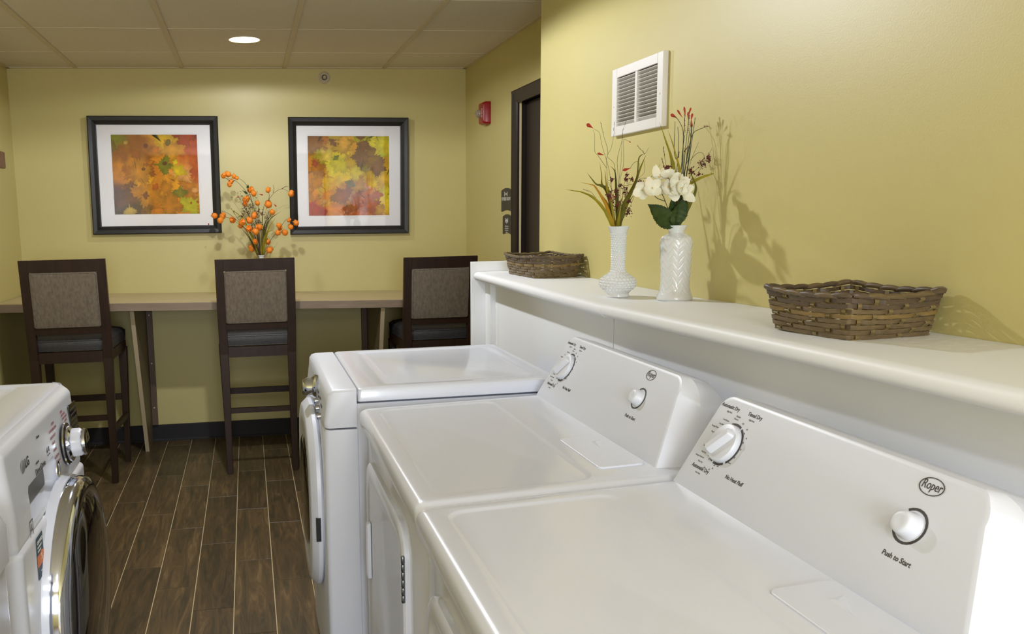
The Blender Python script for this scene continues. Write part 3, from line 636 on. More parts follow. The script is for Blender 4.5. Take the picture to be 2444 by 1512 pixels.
# oval power button, display
bm = bmesh.new(); loft(bm, [[(o_, a_*cos(q*pi/14), b_*sin(q*pi/14)) for q in range(28)] for a_, b_, o_ in ((.017, .024, 0), (.016, .023, .003), (.012, .018, .003), (.011, .017, .001))]); o = obj('power_button', bm, CHROME, t, smooth=40); o.location = onw(1.995, .820)
bm = bmesh.new(); rrloft(bm, [(.040, .046, .004, 0), (.040, .046, .004, .002)], lambda u, v, w_: (w_, u, v-.05*u)); o = obj('display_window', bm, DARKGL, t); o.location = onw(2.235, .882); o.rotation_euler = (0, radians(-4), 0); disp = o
bm = bmesh.new()
for j in range(6):
    for i in range(4): box(bm, .002, .0024, -.03+i*.017, -.02+i*.017, -.035+j*.013, -.031+j*.013)
obj('display_segments', bm, mat('display_grey', (62, 62, 62), .5), disp)
bm = bmesh.new()
for k in range(3): lathe(bm, [(.006, 0), (.006, .004), (.004, .005)], 14, c=(0, .02-.018*k, 0), axis='x', cap1=True)
o = obj('option_buttons', bm, CHROME, t, smooth=40); o.location = onw(2.23, .812)
R_, U_ = (0, 1, 0), (-.08, 0, 1)
def TW(s, y, z, size, **k): return ((s, size, onw(y, z, .0012), R_, U_), k)
txt('brand_lettering', [TW('LG', 1.775, .905, .026, bold=.0006)], INK, t)
txt('panel_lettering', [TW('DirectDrive', 1.862, .868, .018, bold=.0001), TW('INVERTER', 1.845, .884, .006), TW('Steam', 1.885, .930, .010), TW('6  8', 1.945, .884, .016, bold=.0003), TW('Motor  Laundry', 1.945, .874, .004)], INK, t)
txt('programme_lettering', [TW(s, y, z, .0085) for s, y, z in (('STEAM', 2.025, .925), ('COTTON/NORMAL', 2.018, .913), ('HEAVY DUTY', 2.010, .898), ('BULKY', 2.005, .884), ('WHITES', 2.006, .868), ('ALLERGIENE', 2.008, .852), ('TUB CLEAN', 2.012, .838), ('SPEED', 2.125, .930), ('DELICATES', 2.138, .921), ('HAND WASH', 2.148, .912), ('WOOL', 2.155, .903))], INKR, t)
bm = bmesh.new(); n = 24
lathe(bm, [(.001, 0), (.013, 0), (.0135, .0012), (.012, .002)], n, axis='x', cap0=True, cap1=True); o = obj('brand_emblem', bm, mat('grey_emblem', (150, 152, 155), .35, .3), t, smooth=40); o.location = onw(1.740, .905)
# badges low on the panel and certification sticker
bm = bmesh.new()
for a in ((-.012, .012, .016, .018), (-.012, .012, -.018, -.016), (-.012, -.0105, -.016, .016), (.0105, .012, -.016, .016), (-.006, .007, -.004, -.002), (0, .0015, -.002, .010)): box(bm, 0, .0005, a[0], a[1], a[2], a[3])
o = obj('care_icon', bm, INK, t); o.location = onw(1.735, .778)
bm = bmesh.new(); rrloft(bm, [(.026, .044, .003, 0), (.026, .044, .003, .0004)], lambda u, v, w_: (w_, u, v)); o = obj('sticker', bm, mat('navy_sticker', (22, 62, 84), .5), t, label='navy and orange certification sticker'); o.location = onw(1.758, .712); st = o
bm = bmesh.new(); box(bm, .0004, .0006, -.026, .026, -.018, .006); lathe(bm, [(.001, .0007), (.014, .0007)], 24, c=(0, .008, -.004), axis='x', cap1=False); obj('sticker_band', bm, mat('orange_sticker', (226, 120, 40), .5), st, fix=False)
txt('sticker_lettering', [(('CERTIFIED', .0095, (.0009, 0, .032), (0, 1, 0), (0, 0, 1)), dict(bold=.0002)), (('HOSPITALITY', .0055, (.0009, -.004, .022), (0, 1, 0), (0, 0, 1)), {}), (('LAUNDRY', .0055, (.0009, -.008, .014), (0, 1, 0), (0, 0, 1)), {}), (('5', .018, (.0009, .008, -.004), (0, 1, 0), (0, 0, 1)), {}), (('Service Partner', .004, (.0009, .006, -.030), (0, 1, 0), (0, 0, 1)), {})], mat('sticker_white', (225, 225, 215), .6), st)

# --- corner machine nearer on the left
t = empty('laundry_machine', (-.43, 1.15, 0), label='white laundry machine cut off at the lower left corner of the picture', cat='washer')
def relc(o, L): o.location = tuple(-c for c in L.location); return o
bm = bmesh.new(); fm = lambda u, v, w_: (-.43-.33+u, 1.165+v, w_)
rrloft(bm, [(.325, .338, .02, .02), (.325, .338, .02, .80), (.318, .332, .02, .803)], fm); relc(obj('cabinet', bm, WHITE, t, smooth=35), t)
bm = bmesh.new(); rrloft(bm, [(.323, .336, .02, .806), (.332, .345, .025, .81), (.333, .346, .03, .875), (.326, .339, .03, .893), (.312, .325, .03, .9), (.3, .31, .03, .9)], fm, 6); relc(obj('top_panel', bm, WHITE, t, smooth=35), t)

# --- dryer 3, beyond, front faces -x
fy0, fy1, fz, fxf = 2.150, 2.775, .945, .186
t = empty('dryer_chrome_knob', (fxf, (fy0+fy1)/2, 0), label='white front-load dryer with chrome dial and round white door, farthest in the right row', cat='dryer'); t.name = 'front_load_dryer'
L3 = t; SH3 = .03; fyc = (fy0+fy1)/2; fh = (fy1-fy0)/2
def r3(o): o.location = tuple(-c for c in L3.location); return o
def sh3(bm):
    for v in bm.verts: v.co.y += SH3*(v.co.x-fxf)
    return bm
bm = bmesh.new(); rrloft(bm, [(.31, fh-.004, .008, .02), (.31, fh-.004, .008, .905)], lambda u, v, w_: (.31+.265+u-.005, fyc+v, w_)); r3(obj('cabinet', sh3(bm), WHITE, t, smooth=35))
bm = bmesh.new()
rings = rrloft(bm, [(.27, fh-.006, .006, .908), (.275, fh, .008, .911), (.275, fh, .010, .934), (.272, fh-.003, .010, .942), (.266, fh-.009, .010, .945)], lambda u, v, w_: (.535+u+.005, fyc+v, w_), 5, cap1=False)
loops = [[(.555+u, fyc+v, w_) for u, v in rr(.215+a, fh-.045+a, .015, 5)] for a, w_ in ((.006, .945), (0, .9415), (-.012, .9415), (-.018, .9435))]
rs2 = [[bm.verts.new(p) for p in L] for L in loops]; allr = [rings[-1]]+rs2
for a, b in zip(allr, allr[1:]):
    for i in range(len(a)): bm.faces.new((a[i], a[(i+1) % len(a)], b[(i+1) % len(a)], b[i]))
bm.faces.new(rs2[-1]); r3(obj('top_panel', sh3(bm), WHITE, t, smooth=35))
# front upper console: profile bends down over the front
bm = bmesh.new()
pr_ = [(.262, .9448), (.205, .9448), (.192, .941), (.185, .932), (.183, .91), (.179, .88), (.176, .86), (.176, .850), (.179, .845), (.262, .845)]
loops = []
for yy, ins in ((fy0-.001, .012), (fy0+.004, .004), (fy0+.014, 0), (fy1-.014, 0), (fy1-.004, .004), (fy1+.001, .012)):
    loops.append([(x+ins*(1 if x < .2 else 0), yy, z-ins*.5*(1 if z > .93 else 0)) for x, z in pr_])
loft(bm, loops); con = r3(obj('control_console', sh3(bm), WPLAS, t, smooth=38))
bm = bmesh.new(); pf_ = [(.262, .840), (.181, .840), (.177, .834), (.174, .6), (.176, .2), (.18, .06), (.262, .06)]
loops = []
for yy, ins in ((fy0-.001, .012), (fy0+.004, .004), (fy0+.014, 0), (fy1-.014, 0), (fy1-.004, .004), (fy1+.001, .012)):
    loops.append([(x+ins*(1 if x < .2 else 0), yy, z) for x, z in pf_])
loft(bm, loops); r3(obj('front_panel', sh3(bm), WPLAS, t, smooth=38))
bm = bmesh.new()
oc = [(.250*(1+.0*k), 0) for k in range(1)]
def octl(R, x, n=48): return [(x, fyc+R*(abs(cos(2*pi*k/n))**.8)*(1 if cos(2*pi*k/n) > 0 else -1), .590+R*(abs(sin(2*pi*k/n))**.8)*(1 if sin(2*pi*k/n) > 0 else -1)) for k in range(n)]
loft(bm, [octl(.252, .176), octl(.262, .168), octl(.262, .158), octl(.248, .143), octl(.240, .140), octl(.17, .140), octl(.16, .146)]); dd = r3(obj('door', bm, WPLAS, t, smooth=38))
bm = bmesh.new(); box(bm, .151, .164, 2.198, 2.204, .525, .59); obj('door_latch', bm, BLACKP, dd)
bm = bmesh.new(); lathe(bm, [(.145, -.1035), (.14, -.106), (.10, -.12), (.001, -.125)], 40, axis='x', cap1=True)
for v in bm.verts: v.co.x = -v.co.x-.0; v.co.y += fyc; v.co.z += .505
bm.free()
bm = bmesh.new(); lathe(bm, [(.160, .1395), (.15, .136), (.09, .131), (.001, .129)], 40, c=(0, fyc, .590), axis='x', cap1=True); obj('door_window', bm, DARKGL, dd, smooth=180)
bm = bmesh.new(); lathe(bm, [(.034, .184), (.036, .176), (.030, .170), (.026, .164), (.028, .152), (.024, .147), (.022, .141), (.018, .139)], 36, c=(0, 2.42, .902), axis='x', cap1=True); obj('dial_knob', bm, CHROME, con, smooth=50)
bm = bmesh.new()
for k, (yy, z) in enumerate(((2.33, .880), (2.29, .868), (2.25, .855))): lathe(bm, [(.009, .176), (.009, .167), (.006, .165)], 16, c=(0, yy, z), axis='x', cap1=True)
obj('option_buttons', bm, CHROME, con, smooth=40)
txt('panel_lettering', [((s, .010, (.1775, y, z), (0, -1, 0), (.12, 0, 1)), {}) for s, y, z in (('NORMAL', 2.33, .905), ('HEAVY', 2.32, .893), ('TOWELS', 2.27, .90), ('DELICATE', 2.24, .885))], INK, con)

# ---------------------------------------------------------------- counter on the far wall
CT = -.022
t = empty('counter', (0, D, .921), label='long driftwood laminate counter along the far wall behind the stools', cat='counter'); t.rotation_euler = (0, -CT*-1, 0)
t.rotation_euler = (0, .022, 0)
bm = bmesh.new(); box(bm, XL+.004, XR-.004, -.64, -.001, -.043, 0, .001, 1)
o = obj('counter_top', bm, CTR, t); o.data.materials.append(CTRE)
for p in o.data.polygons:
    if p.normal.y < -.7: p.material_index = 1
def brace(xa, xb, xc0, xc1, top, foot, label, hb):
    t = empty('counter_brace', (xa, D, 0), label=label, cat='bracket', group='braces under the counter')
    ox = -xa
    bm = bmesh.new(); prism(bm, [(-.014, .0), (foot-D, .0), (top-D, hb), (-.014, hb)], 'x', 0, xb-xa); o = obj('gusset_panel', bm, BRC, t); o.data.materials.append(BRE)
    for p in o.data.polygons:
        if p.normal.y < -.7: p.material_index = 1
    bm = bmesh.new(); box(bm, xc0+ox, xc1+ox, -.028, -.001, .11, hb-.004, .001, 1); c = obj('cleat', bm, CLEAT, t)
    for z in (.22, .50, .80):
        bm = bmesh.new(); ico(bm, ((xc0+xc1)/2+ox, -.029, z), .005, 1, (1, .4, 1)); obj('screw_head', bm, CREAM, c)
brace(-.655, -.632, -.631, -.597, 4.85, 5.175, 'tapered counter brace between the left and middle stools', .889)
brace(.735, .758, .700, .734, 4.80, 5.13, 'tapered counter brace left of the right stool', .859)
# soften tilt: braces stop just below the counter

# ---------------------------------------------------------------- bar stools
def make_stool(label):
    t = empty('bar_stool', (0, 0, 0), label=label, cat='stool', group='espresso bar stools at the counter')
    def ypost(z): return 0 if z < .70 else -(z-.70)*.13
    # rear posts
    for s in (-1, 1):
        bm = bmesh.new(); loops = []
        for z, xo, wd, dp in ((0, .192, .030, .032), (.35, .197, .038, .038), (.66, .203, .046, .044), (.80, .206, .045, .038), (1.168, .207, .043, .026)):
            x0 = s*(xo-wd); x1 = s*xo; y = .012+ypost(z); loops.append([(x0, y, z), (x1, y, z), (x1, y+dp, z), (x0, y+dp, z)])
        loft(bm, loops); bmesh.ops.bevel(bm, geom=[e for e in bm.edges], offset=.0015, segments=1, affect='EDGES'); obj('leg', bm, ESP, t)
        bm = bmesh.new(); loops = []
        for z, xo, wd in ((0, .205, .028), (.35, .214, .036), (.66, .222, .044)):
            x0 = s*(xo-wd); x1 = s*xo; y1 = .445-(.66-z)*.01; loops.append([(x0, y1-wd, z), (x1, y1-wd, z), (x1, y1, z), (x0, y1, z)])
        loft(bm, loops); bmesh.ops.bevel(bm, geom=[e for e in bm.edges], offset=.0015, segments=1, affect='EDGES'); obj('leg', bm, ESP, t)
        bm = bmesh.new(); loops = []
        for y, x, z in ((.04, .182, .262), (.42, .203, .262)): loops.append([(s*x-.009, y, z), (s*x+.009, y, z), (s*x+.009, y, z+.032), (s*x-.009, y, z+.032)])
        loft(bm, loops); obj('side_stretcher', bm, ESP, t)
        bm = bmesh.new(); loops = []
        for y, x in ((.05, .192), (.41, .208)): loops.append([(s*x-.011, y, .648), (s*x+.011, y, .648), (s*x+.011, y, .70), (s*x-.011, y, .70)])
        loft(bm, loops); obj('apron', bm, ESP, t)
    BOX('rear_stretcher', -.162, .162, .020, .042, .335, .362, ESP, t); BOX('foot_rest', -.182, .182, .41, .434, .362, .395, ESP, t)
    BOX('apron', -.160, .160, .018, .046, .642, .698, ESP, t); BOX('apron', -.185, .185, .412, .436, .648, .70, ESP, t)
    # back frame rails
    def rail(z0, z1, nm):
        bm = bmesh.new(); loops = []
        for z in (z0, z1):
            y = .012+ypost(z); loops.append([(-.165, y+.001, z), (.165, y+.001, z), (.165, y+.027, z), (-.165, y+.027, z)])
        loft(bm, loops); obj(nm, bm, ESP, t)
    rail(1.106, 1.1675, 'top_rail'); rail(.793, .823, 'lower_rail')
    # upholstered back pad with piping
    bm = bmesh.new(); zc, hh_ = .9645, .1405
    def pm(u, v, w_): return (u, .012+ypost(zc+v)+w_, zc+v)
    rrloft(bm, [(.163, hh_, .012, .030), (.163, hh_, .012, .002), (.161, hh_-.002, .012, -.003), (.157, hh_-.006, .010, -.006), (.150, hh_-.013, .010, -.0075), (.08, hh_-.07, .02, -.010)], pm, 4)
    pad = obj('back_pad', bm, PAD, t, smooth=60)
    bm = bmesh.new(); q = rr(.157, hh_-.006, .010, 4); q.append(q[0]); q.append(q[1])
    tube(bm, [pm(u, v, -.0065) for u, v in q], .0018, 5); obj('piping', bm, PAD, pad, smooth=180)
    # seat cushion
    bm = bmesh.new(); loops = []
    for z, e, r in ((.701, -.002, .02), (.703, .003, .024), (.725, .006, .028), (.748, .006, .028), (.757, .003, .028), (.771, -.012, .03), (.780, -.045, .03), (.783, -.09, .03)):
        L = []
        for u, v in rr(.205+e, .205+e, r, 5):
            k = 1+.05*(v/.2); L.append((u*k*.985, .243+v, z))
        loops.append(L)
    loft(bm, loops); cu = obj('seat_cushion', bm, VINYL, t, smooth=50)
    bm = bmesh.new()
    for z, e in ((.7525, .006), (.7035, .004)):
        q = [(u*(1+.05*(v/.2))*.985, .243+v, z) for u, v in rr(.205+e, .205+e, .028, 5)]; q += q[:2]; tube(bm, q, .0022, 5)
    obj('piping', bm, VINYL, cu, smooth=180)
    return t
s0 = make_stool('left bar stool, beside the left wall behind the washer')
s1 = copy_tree(s0); s1['label'] = 'middle bar stool in front of the vase of orange lanterns'
s2 = copy_tree(s0); s2['label'] = 'right bar stool, half hidden behind the far dryer and ledge end'
s0.location = (-.925, 4.555, 0); s0.scale = (1.02, 1, 1.02); s1.location = (.036, 4.592, 0); s2.location = (1.030, 4.60, 0); s2.scale = (.98, 1, .985)

# ---------------------------------------------------------------- baskets
WEA = [mat('basket_strip_brown', (84, 70, 48), .45, noise=.9, nscale=(40, 40, 220), col2=(120, 100, 68)), mat('basket_strip_dark', (72, 58, 45), .45, noise=.9, nscale=(40, 40, 220), col2=(98, 82, 62)), mat('basket_strip_tan', (112, 90, 52), .45, noise=.9, nscale=(40, 40, 220), col2=(140, 114, 66))]
STK = mat('basket_stake', (112, 96, 58), .5, noise=.9, nscale=(120, 120, 30), col2=(138, 120, 76))
def basket(cx, cy, z0, ax, ay, H, rot, fl_, label, seed, rows=7):
    rs = random.Random(seed)
    t = empty('wicker_basket', (cx, cy, z0), label=label, cat='basket', group='woven baskets on the ledge'); t.rotation_euler = (0, 0, rot)
    def per(s, h, off=0):                      # s along perimeter in [0,4): corner-rounded rectangle
        k = int(s) % 4; f = s-int(s); g = fl_*h/H
        hx, hy = ax+g+off, ay+g+off; bulge = .004*sin(pi*f)
        c = [(-hx, -hy), (hx, -hy), (hx, hy), (-hx, hy)]; a = Vector(c[k]); b = Vector(c[(k+1) % 4]); p = a.lerp(b, f)
        nrm = Vector(((0, -1), (1, 0), (0, 1), (-1, 0))[k]); p += nrm*bulge
        cr = .010; d = min(f, 1-f)*(b-a).length
        if d < cr: p *= 1-.030*(1-d/cr)
        lift = .006*(1-sin(pi*f))*h/H
        return Vector((p.x, p.y, h+lift))
    ns = [max(5, int(2*ax/.026)), max(5, int(2*ay/.026))]
    segs = [ns[0], ns[1], ns[0], ns[1]]; stakes = []
    for k in range(4):
        for i in range(segs[k]): stakes.append(k+(i+.5)/segs[k])
    rh = H/rows
    for r in range(rows):
        h0 = r*rh+.0008; h1 = (r+1)*rh-.0006; bm = bmesh.new(); L = []
        idx = 0
        for k in range(4):
            for i in range(segs[k]):
                for q in range(4):
                    f = (i+q/4)/segs[k]; ph = (i+q/4+.0)
                    # three over, one under, shifted each row
                    gi = (idx+r*2) % 3; under = 1 if gi == 0 else 0
                    o = -.0030*sin(pi*q/4)*under+.0018*(1-under)*1.0
                    j = rs.uniform(-.0003, .0003)
                    a = per(k+f, h0+j, o); b = per(k+f, h1+j, o); a2 = per(k+f, h0+j, o-.0012); b2 = per(k+f, h1+j, o-.0012)
                    L.append([a, b, b2, a2])
                idx += 1
        L.append(L[0]); loft(bm, [x for x in L], cap0=False, cap1=False)
        obj('weaver', bm, WEA[2] if r == 4 else (WEA[1] if r in (rows-1, rows-2) else WEA[0]), t, smooth=30)
    for s in stakes:
        bm = bmesh.new(); k = int(s); d = Vector(((1, 0, 0), (0, 1, 0), (-1, 0, 0), (0, -1, 0))[k])*.0042; sl = d*.25
        loops = []; si = stakes.index(s)
        for r in range(rows*2+1):
            h = H*r/(rows*2); row = min(int(r/2), rows-1); gi = (si+row*2) % 3; o = (.0006 if (gi == 0 and r % 2 == 1) else -.0022)
            p = per(s, h, o); pi_ = per(s, h, o-.0012); sk = Vector((0, 0, 0))
            loops.append([p-d, p+d, pi_+d, pi_-d])
        loft(bm, loops); obj('stake', bm, STK, t)
    # base
    bm = bmesh.new(); 
    for i in range(int(2*ax/.014)):
        x = -ax+.003+i*.014; box(bm, x, x+.0125, -ay, ay, .0003+.0006*(i % 2), .002+.0006*(i % 2))
    obj('base', bm, STK, t)
    # wrapped rim: many leaning pieces
    tot = 2*(ns[0]+ns[1])
    for k in range(4):
        for i in range(segs[k]):
            s0_ = k+(i-.35)/segs[k]; s1_ = k+(i+1.15)/segs[k]
            bm = bmesh.new(); pts = []; wd = []
            for q in range(6):
                f = q/5; s = s0_+(s1_-s0_)*f
                s = max(s, k+.001) if s < k else min(s, k+.999)
                p = per(s, H, .002); up = .003+.0035*sin(pi*f*.9); pts.append(p+Vector((0, 0, up-.003*f+.001))); wd.append(.0034+.0022*sin(pi*f))
            tube(bm, pts, wd, 6); obj('rim_wrap', bm, WEA[1 if rs.random() < .35 else 0], t, smooth=60)
    return t
basket(1.057, 1.392, zled(1.383)+.001, .085, .088, .067, radians(8), .012, 'large woven basket at the right end of the ledge, nearest the camera', 2, 8)
basket(1.070, 3.055, zled(3.0)+.001, .080, .132, .066, radians(3), .013, 'smaller-looking woven basket at the far end of the ledge by the door', 5)

# ---------------------------------------------------------------- vases
def hobnail(a, z, r):
    if z < .020: return 0
    rows = .0078 if z < .062 else .0062; k = int(z/rows); n = 18 if z > .062 else 26
    ph = (a/(2*pi)*n+(.5 if k % 2 else 0)) % 1-.5; pz = (z/rows-k)-.5
    q = max(0, 1-((ph*2.1)**2+(pz*2.1)**2)); amp = .0034 if z < .062 else (.0020 if z < .172 else 0)
    return amp*q**.6
def prof_interp(P, n):
    out = []; zs = [p[1] for p in P]
    sp = spline([(p[0], p[1], 0) for p in P], 8)
    L = [0]
    for a, b in zip(sp, sp[1:]): L.append(L[-1]+(b-a).length)
    for i in range(n):
        q = L[-1]*i/(n-1); j = 0
        while j < len(L)-2 and L[j+1] < q: j += 1
        f = (q-L[j])/max(L[j+1]-L[j], 1e-9); p = sp[j].lerp(sp[j+1], f); out.append((max(p.x, .001), p.y))
    return out
V1 = (1.000, 2.241, zled(2.241)+.0005); V2 = (1.101, 2.115, zled(2.115)+.0005); V3 = (.079, 5.12, .921-.022*.079+.0025)
bm = bmesh.new(); pr1 = prof_interp([(.029, 0), (.031, .003), (.030, .010), (.035, .016), (.046, .030), (.0475, .040), (.043, .052), (.029, .062), (.0195, .072), (.0180, .090), (.0185, .120), (.0190, .150), (.021, .170), (.0265, .186), (.0285, .190), (.027, .1905), (.019, .172), (.016, .15), (.016, .12)], 420)
lathe(bm, pr1, 234, disp=hobnail, cap0=True); o = obj('hobnail_vase', bm, MILK, smooth=180, label='slim milk-glass vase covered in round bumps, left of the two on the ledge', cat='vase'); o.location = V1
def chev(a, z, r):
    if z < .018 or z > .165: return 0
    u = a/(2*pi)*8; v = z/.0115
    f = (u % 1); tri = abs(f-.5)*2; q = (v+tri*1.6) % 1.6
    return -.0016*max(0, 1-abs(q-.8)/.2)-.0008*max(0, 1-abs(f-.5)/.03)
bm = bmesh.new(); pr2 = prof_interp([(.042, 0), (.0455, .004), (.044, .012), (.038, .028), (.0365, .05), (.038, .09), (.040, .13), (.0405, .150), (.037, .163), (.026, .170), (.0205, .174), (.020, .179), (.0255, .189), (.0275, .1925), (.026, .193), (.018, .178), (.018, .15), (.018, .1)], 330)
lathe(bm, pr2, 200, disp=chev, cap0=True); o = obj('quilted_vase', bm, MILK, smooth=180, label='wider milk-glass vase with diamond relief, holding the white blossoms', cat='vase'); o.location = V2; o.rotation_euler = (0, 0, .5)
bm = bmesh.new(); lathe(bm, [(.035, 0), (.04, .004), (.045, .03), (.04, .07), (.022, .12), (.017, .17), (.0165, .205), (.019, .208), (.0165, .212), (.019, .216), (.0165, .220), (.019, .224), (.0165, .228), (.0205, .233), (.0205, .238), (.0165, .239), (.014, .22), (.014, .15)], 40, cap0=True); o = obj('bud_vase', bm, MILK, smooth=60, label='white ribbed vase on the counter behind the middle stool', cat='vase'); o.location = V3

# ---------------------------------------------------------------- dried and silk flowers
def vc_leaf(name, c1, c2):
    return mat(name, c1, .5, noise=.7, nscale=(18, 18, 18), col2=c2)
OLV = vc_leaf('olive_blade', (128, 124, 26), (166, 146, 28)); OLD = vc_leaf('dark_olive_blade', (84, 88, 24), (120, 112, 30)); ORL = vc_leaf('orange_blade', (176, 120, 28), (190, 150, 34))
STEMG = mat('dark_green_stem', (52, 62, 40), .6); STEMB = mat('brown_stem', (70, 46, 36), .6)
REDB = mat('red_bud', (176, 48, 24), .5); BERRY = mat('dark_red_berry', (98, 34, 32), .5); ROSE = mat('rose_berry', (150, 62, 62), .6)
ORNG = mat('orange_pod', (244, 158, 34), .55, noise=.9, nscale=(30, 30, 30), col2=(236, 112, 26), sub=.15)
PETAL = mat('ivory_petal', (244, 236, 214), .6, sub=.2); PETC = mat('petal_centre', (230, 190, 90), .6)
LEAFG = mat('dark_green_leaf', (40, 60, 24), .5, noise=.6, nscale=(60, 60, 60), col2=(62, 82, 32), bump=.5, bscale=140)
def blade(pts, w_, m, parent, name='leaf_blade', fold=.3):
    sp = spline(pts, 5); bm = bmesh.new(); n = len(sp); loops = []
    view = Vector((sin(YAW), cos(YAW), 0))
    for i, p in enumerate(sp):
        t_ = (sp[min(i+1, n-1)]-sp[max(i-1, 0)]).normalized(); s = t_.cross(view)
        s = s.normalized() if s.length > 1e-4 else Vector((1, 0, 0)); f = i/(n-1)
        ww = w_*(.45+.55*sin(pi*min(f*1.35+.12, 1)))*(1 if f < .6 else max(.03, 1-((f-.6)/.4)**1.6)); nn = s.cross(t_).normalized()
        ww *= 1+.08*sin(i*1.7)
        loops.append([p-s*ww/2, p+nn*ww*fold, p+s*ww/2, p+nn*(ww*fold+.0006)])
    loft(bm, loops); return obj(name, bm, m, parent, smooth=40)
def bits(bm, pts, r, every=1):
    for i, p in enumerate(pts[::every]): ico(bm, p, r*(1+.3*sin(i*2.1)), 1, (.7, .7, 1.5))
def drop(bm, p, q, r):           # teardrop from p (fat) to q (tip)
    p, q = Vector(p), Vector(q); pts = [p+(q-p)*f for f in (-.35, -.2, 0, .3, .6, .85, 1)]
    tube(bm, pts, [r*.05, r*.7, r, r*.75, r*.4, r*.2, r*.08], 8)
def zfun(scale, ox, oy, y0, seed):
    rs = random.Random(seed)
    def f(pts, dy=0.0, dy1=None):
        out = []; n = len(pts)
        for i, (a, b) in enumerate(pts):
            k = i/(n-1) if n > 1 else 1; d = dy*k if dy1 is None else dy+(dy1-dy)*k
            out.append(at(a/scale+ox, b/scale+oy, y0+d))
        return out
    return f, rs
# --- spray in vase 1
f, rs = zfun(5.4, 1340, 280, V1[1], 1)
g = empty('grass_spray', (V1[0], V1[1], V1[2]+.06), label='olive grass blades and red buds in the slim bumpy vase', cat='artificial plant')
def G0(o): o.location = tuple(-c for c in cur.location); return o
cur = g
for pts, w_, m, dy in (
    ([(680, 1440), (640, 1370), (560, 1200), (420, 1040), (270, 965), (160, 945), (45, 925)], .0065, OLV, -.05), ([(690, 1440), (650, 1330), (560, 1100), (440, 900), (380, 865), (240, 835)], .006, ORL, -.03),
    ([(700, 1440), (640, 1150), (600, 950), (520, 880), (450, 860), (390, 790), (325, 705)], .0075, OLD, .03), ([(690, 1440), (600, 1000), (522, 860), (520, 760), (490, 570)], .0055, OLV, .05),
    ([(700, 1440), (630, 1050), (590, 930), (570, 790), (560, 665)], .006, OLV, -.02), ([(715, 1440), (715, 1150), (705, 900), (690, 700), (630, 625)], .0065, OLD, .02),
    ([(735, 1440), (760, 1300), (850, 1060), (960, 820), (1030, 620), (1095, 475)], .0095, OLV, .03), ([(750, 1440), (800, 1130), (900, 950), (975, 770), (1000, 520), (1080, 465)], .007, OLD, -.03),
    ([(690, 1440), (660, 1280), (600, 1120), (520, 1000), (430, 900)], .0045, ORL, .04), ([(700, 1440), (730, 1250), (760, 1100), (800, 1000)], .007, OLD, -.03), ([(720, 1440), (740, 1300), (765, 1140)], .007, OLV, -.04),
    ([(740, 1440), (800, 1250), (870, 1090), (950, 980)], .005, OLD, .02)):
    G0(blade(f(pts, dy), w_*1.35, m, g))
for pts, dy in (([(690, 1440), (640, 900), (610, 660), (520, 350), (490, 200), (420, 150)], .04), ([(680, 1440), (600, 900), (580, 540), (580, 530)], -.03), ([(580, 650), (470, 490), (430, 430), (430, 240), (410, 160)], .0), ([(700, 800), (680, 600), (590, 500), (640, 400), (680, 190), (680, 60)], .05),
                ([(600, 480), (590, 390), (540, 220), (510, 70)], .02), ([(715, 1440), (730, 800), (720, 540), (780, 300), (790, 180), (835, 40)], -.04), ([(720, 1440), (740, 860), (770, 560), (782, 260)], .02), ([(725, 1440), (750, 860), (800, 600), (800, 310), (830, 288), (885, 320)], .04),
                ([(890, 650), (930, 590), (980, 570), (1010, 640), (960, 800)], .0), ([(780, 1100), (800, 900), (850, 715)], .0), ([(990, 530), (1040, 480), (1080, 465), (1125, 390)], .0), ([(1070, 470), (1040, 430), (980, 365)], .0), ([(470, 1080), (380, 960), (280, 925)], .0),
                ([(700, 1440), (860, 1200), (950, 980)], -.02), ([(1075, 560), (1070, 700), (1000, 780)], .0), ([(700, 1440), (650, 1000), (640, 780)], 0.02), ([(690, 1440), (670, 1000), (600, 830)], -.02), ([(720, 1440), (760, 1000), (760, 880)], .02), ([(735, 1440), (820, 1050), (830, 920), (905, 800)], .02), ([(820, 880), (940, 850), (1030, 785), (1140, 780)], .03)):
    bm = bmesh.new(); tube(bm, spline(f(pts, dy), 5), .00055, 5, .6); G0(obj('stem', bm, STEMG, g, smooth=180))
for p, q, r in (((345, 98), (410, 140), .0052), ((485, 468), (550, 485), .0033), ((815, 675), (895, 652), .0042), ((882, 315), (890, 330), .002)):
    bm = bmesh.new(); a, b = f([p, q], .02, .02); drop(bm, a, b, r); G0(obj('bud', bm, REDB, g, smooth=60))
bm = bmesh.new()
for pts in (([(505, 65), (515, 110), (525, 150)]), ([(535, 185), (540, 220)]), ([(682, 60), (678, 90)]), ([(672, 140), (673, 170)]), ([(835, 40), (825, 90)]), ([(795, 150), (790, 190), (792, 260)]), ([(980, 360), (1000, 395), (1045, 430), (1075, 470)]), ([(280, 925), (320, 942), (355, 960)])): bits(bm, spline(f(pts, .02, .02), 3), .0009)
G0(obj('seed_heads', bm, BERRY, g, kind='stuff'))
def cluster(parent, c, R, n, m, r, seed, name='berry_cluster'):
    rs_ = random.Random(seed); bm = bmesh.new()
    for _ in range(n):
        a = Vector([rs_.gauss(0, .45) for _ in range(3)])*R; ico(bm, c+a, r*rs_.uniform(.7, 1.2), 1)
    G0(obj(name, bm, m, parent, smooth=180))
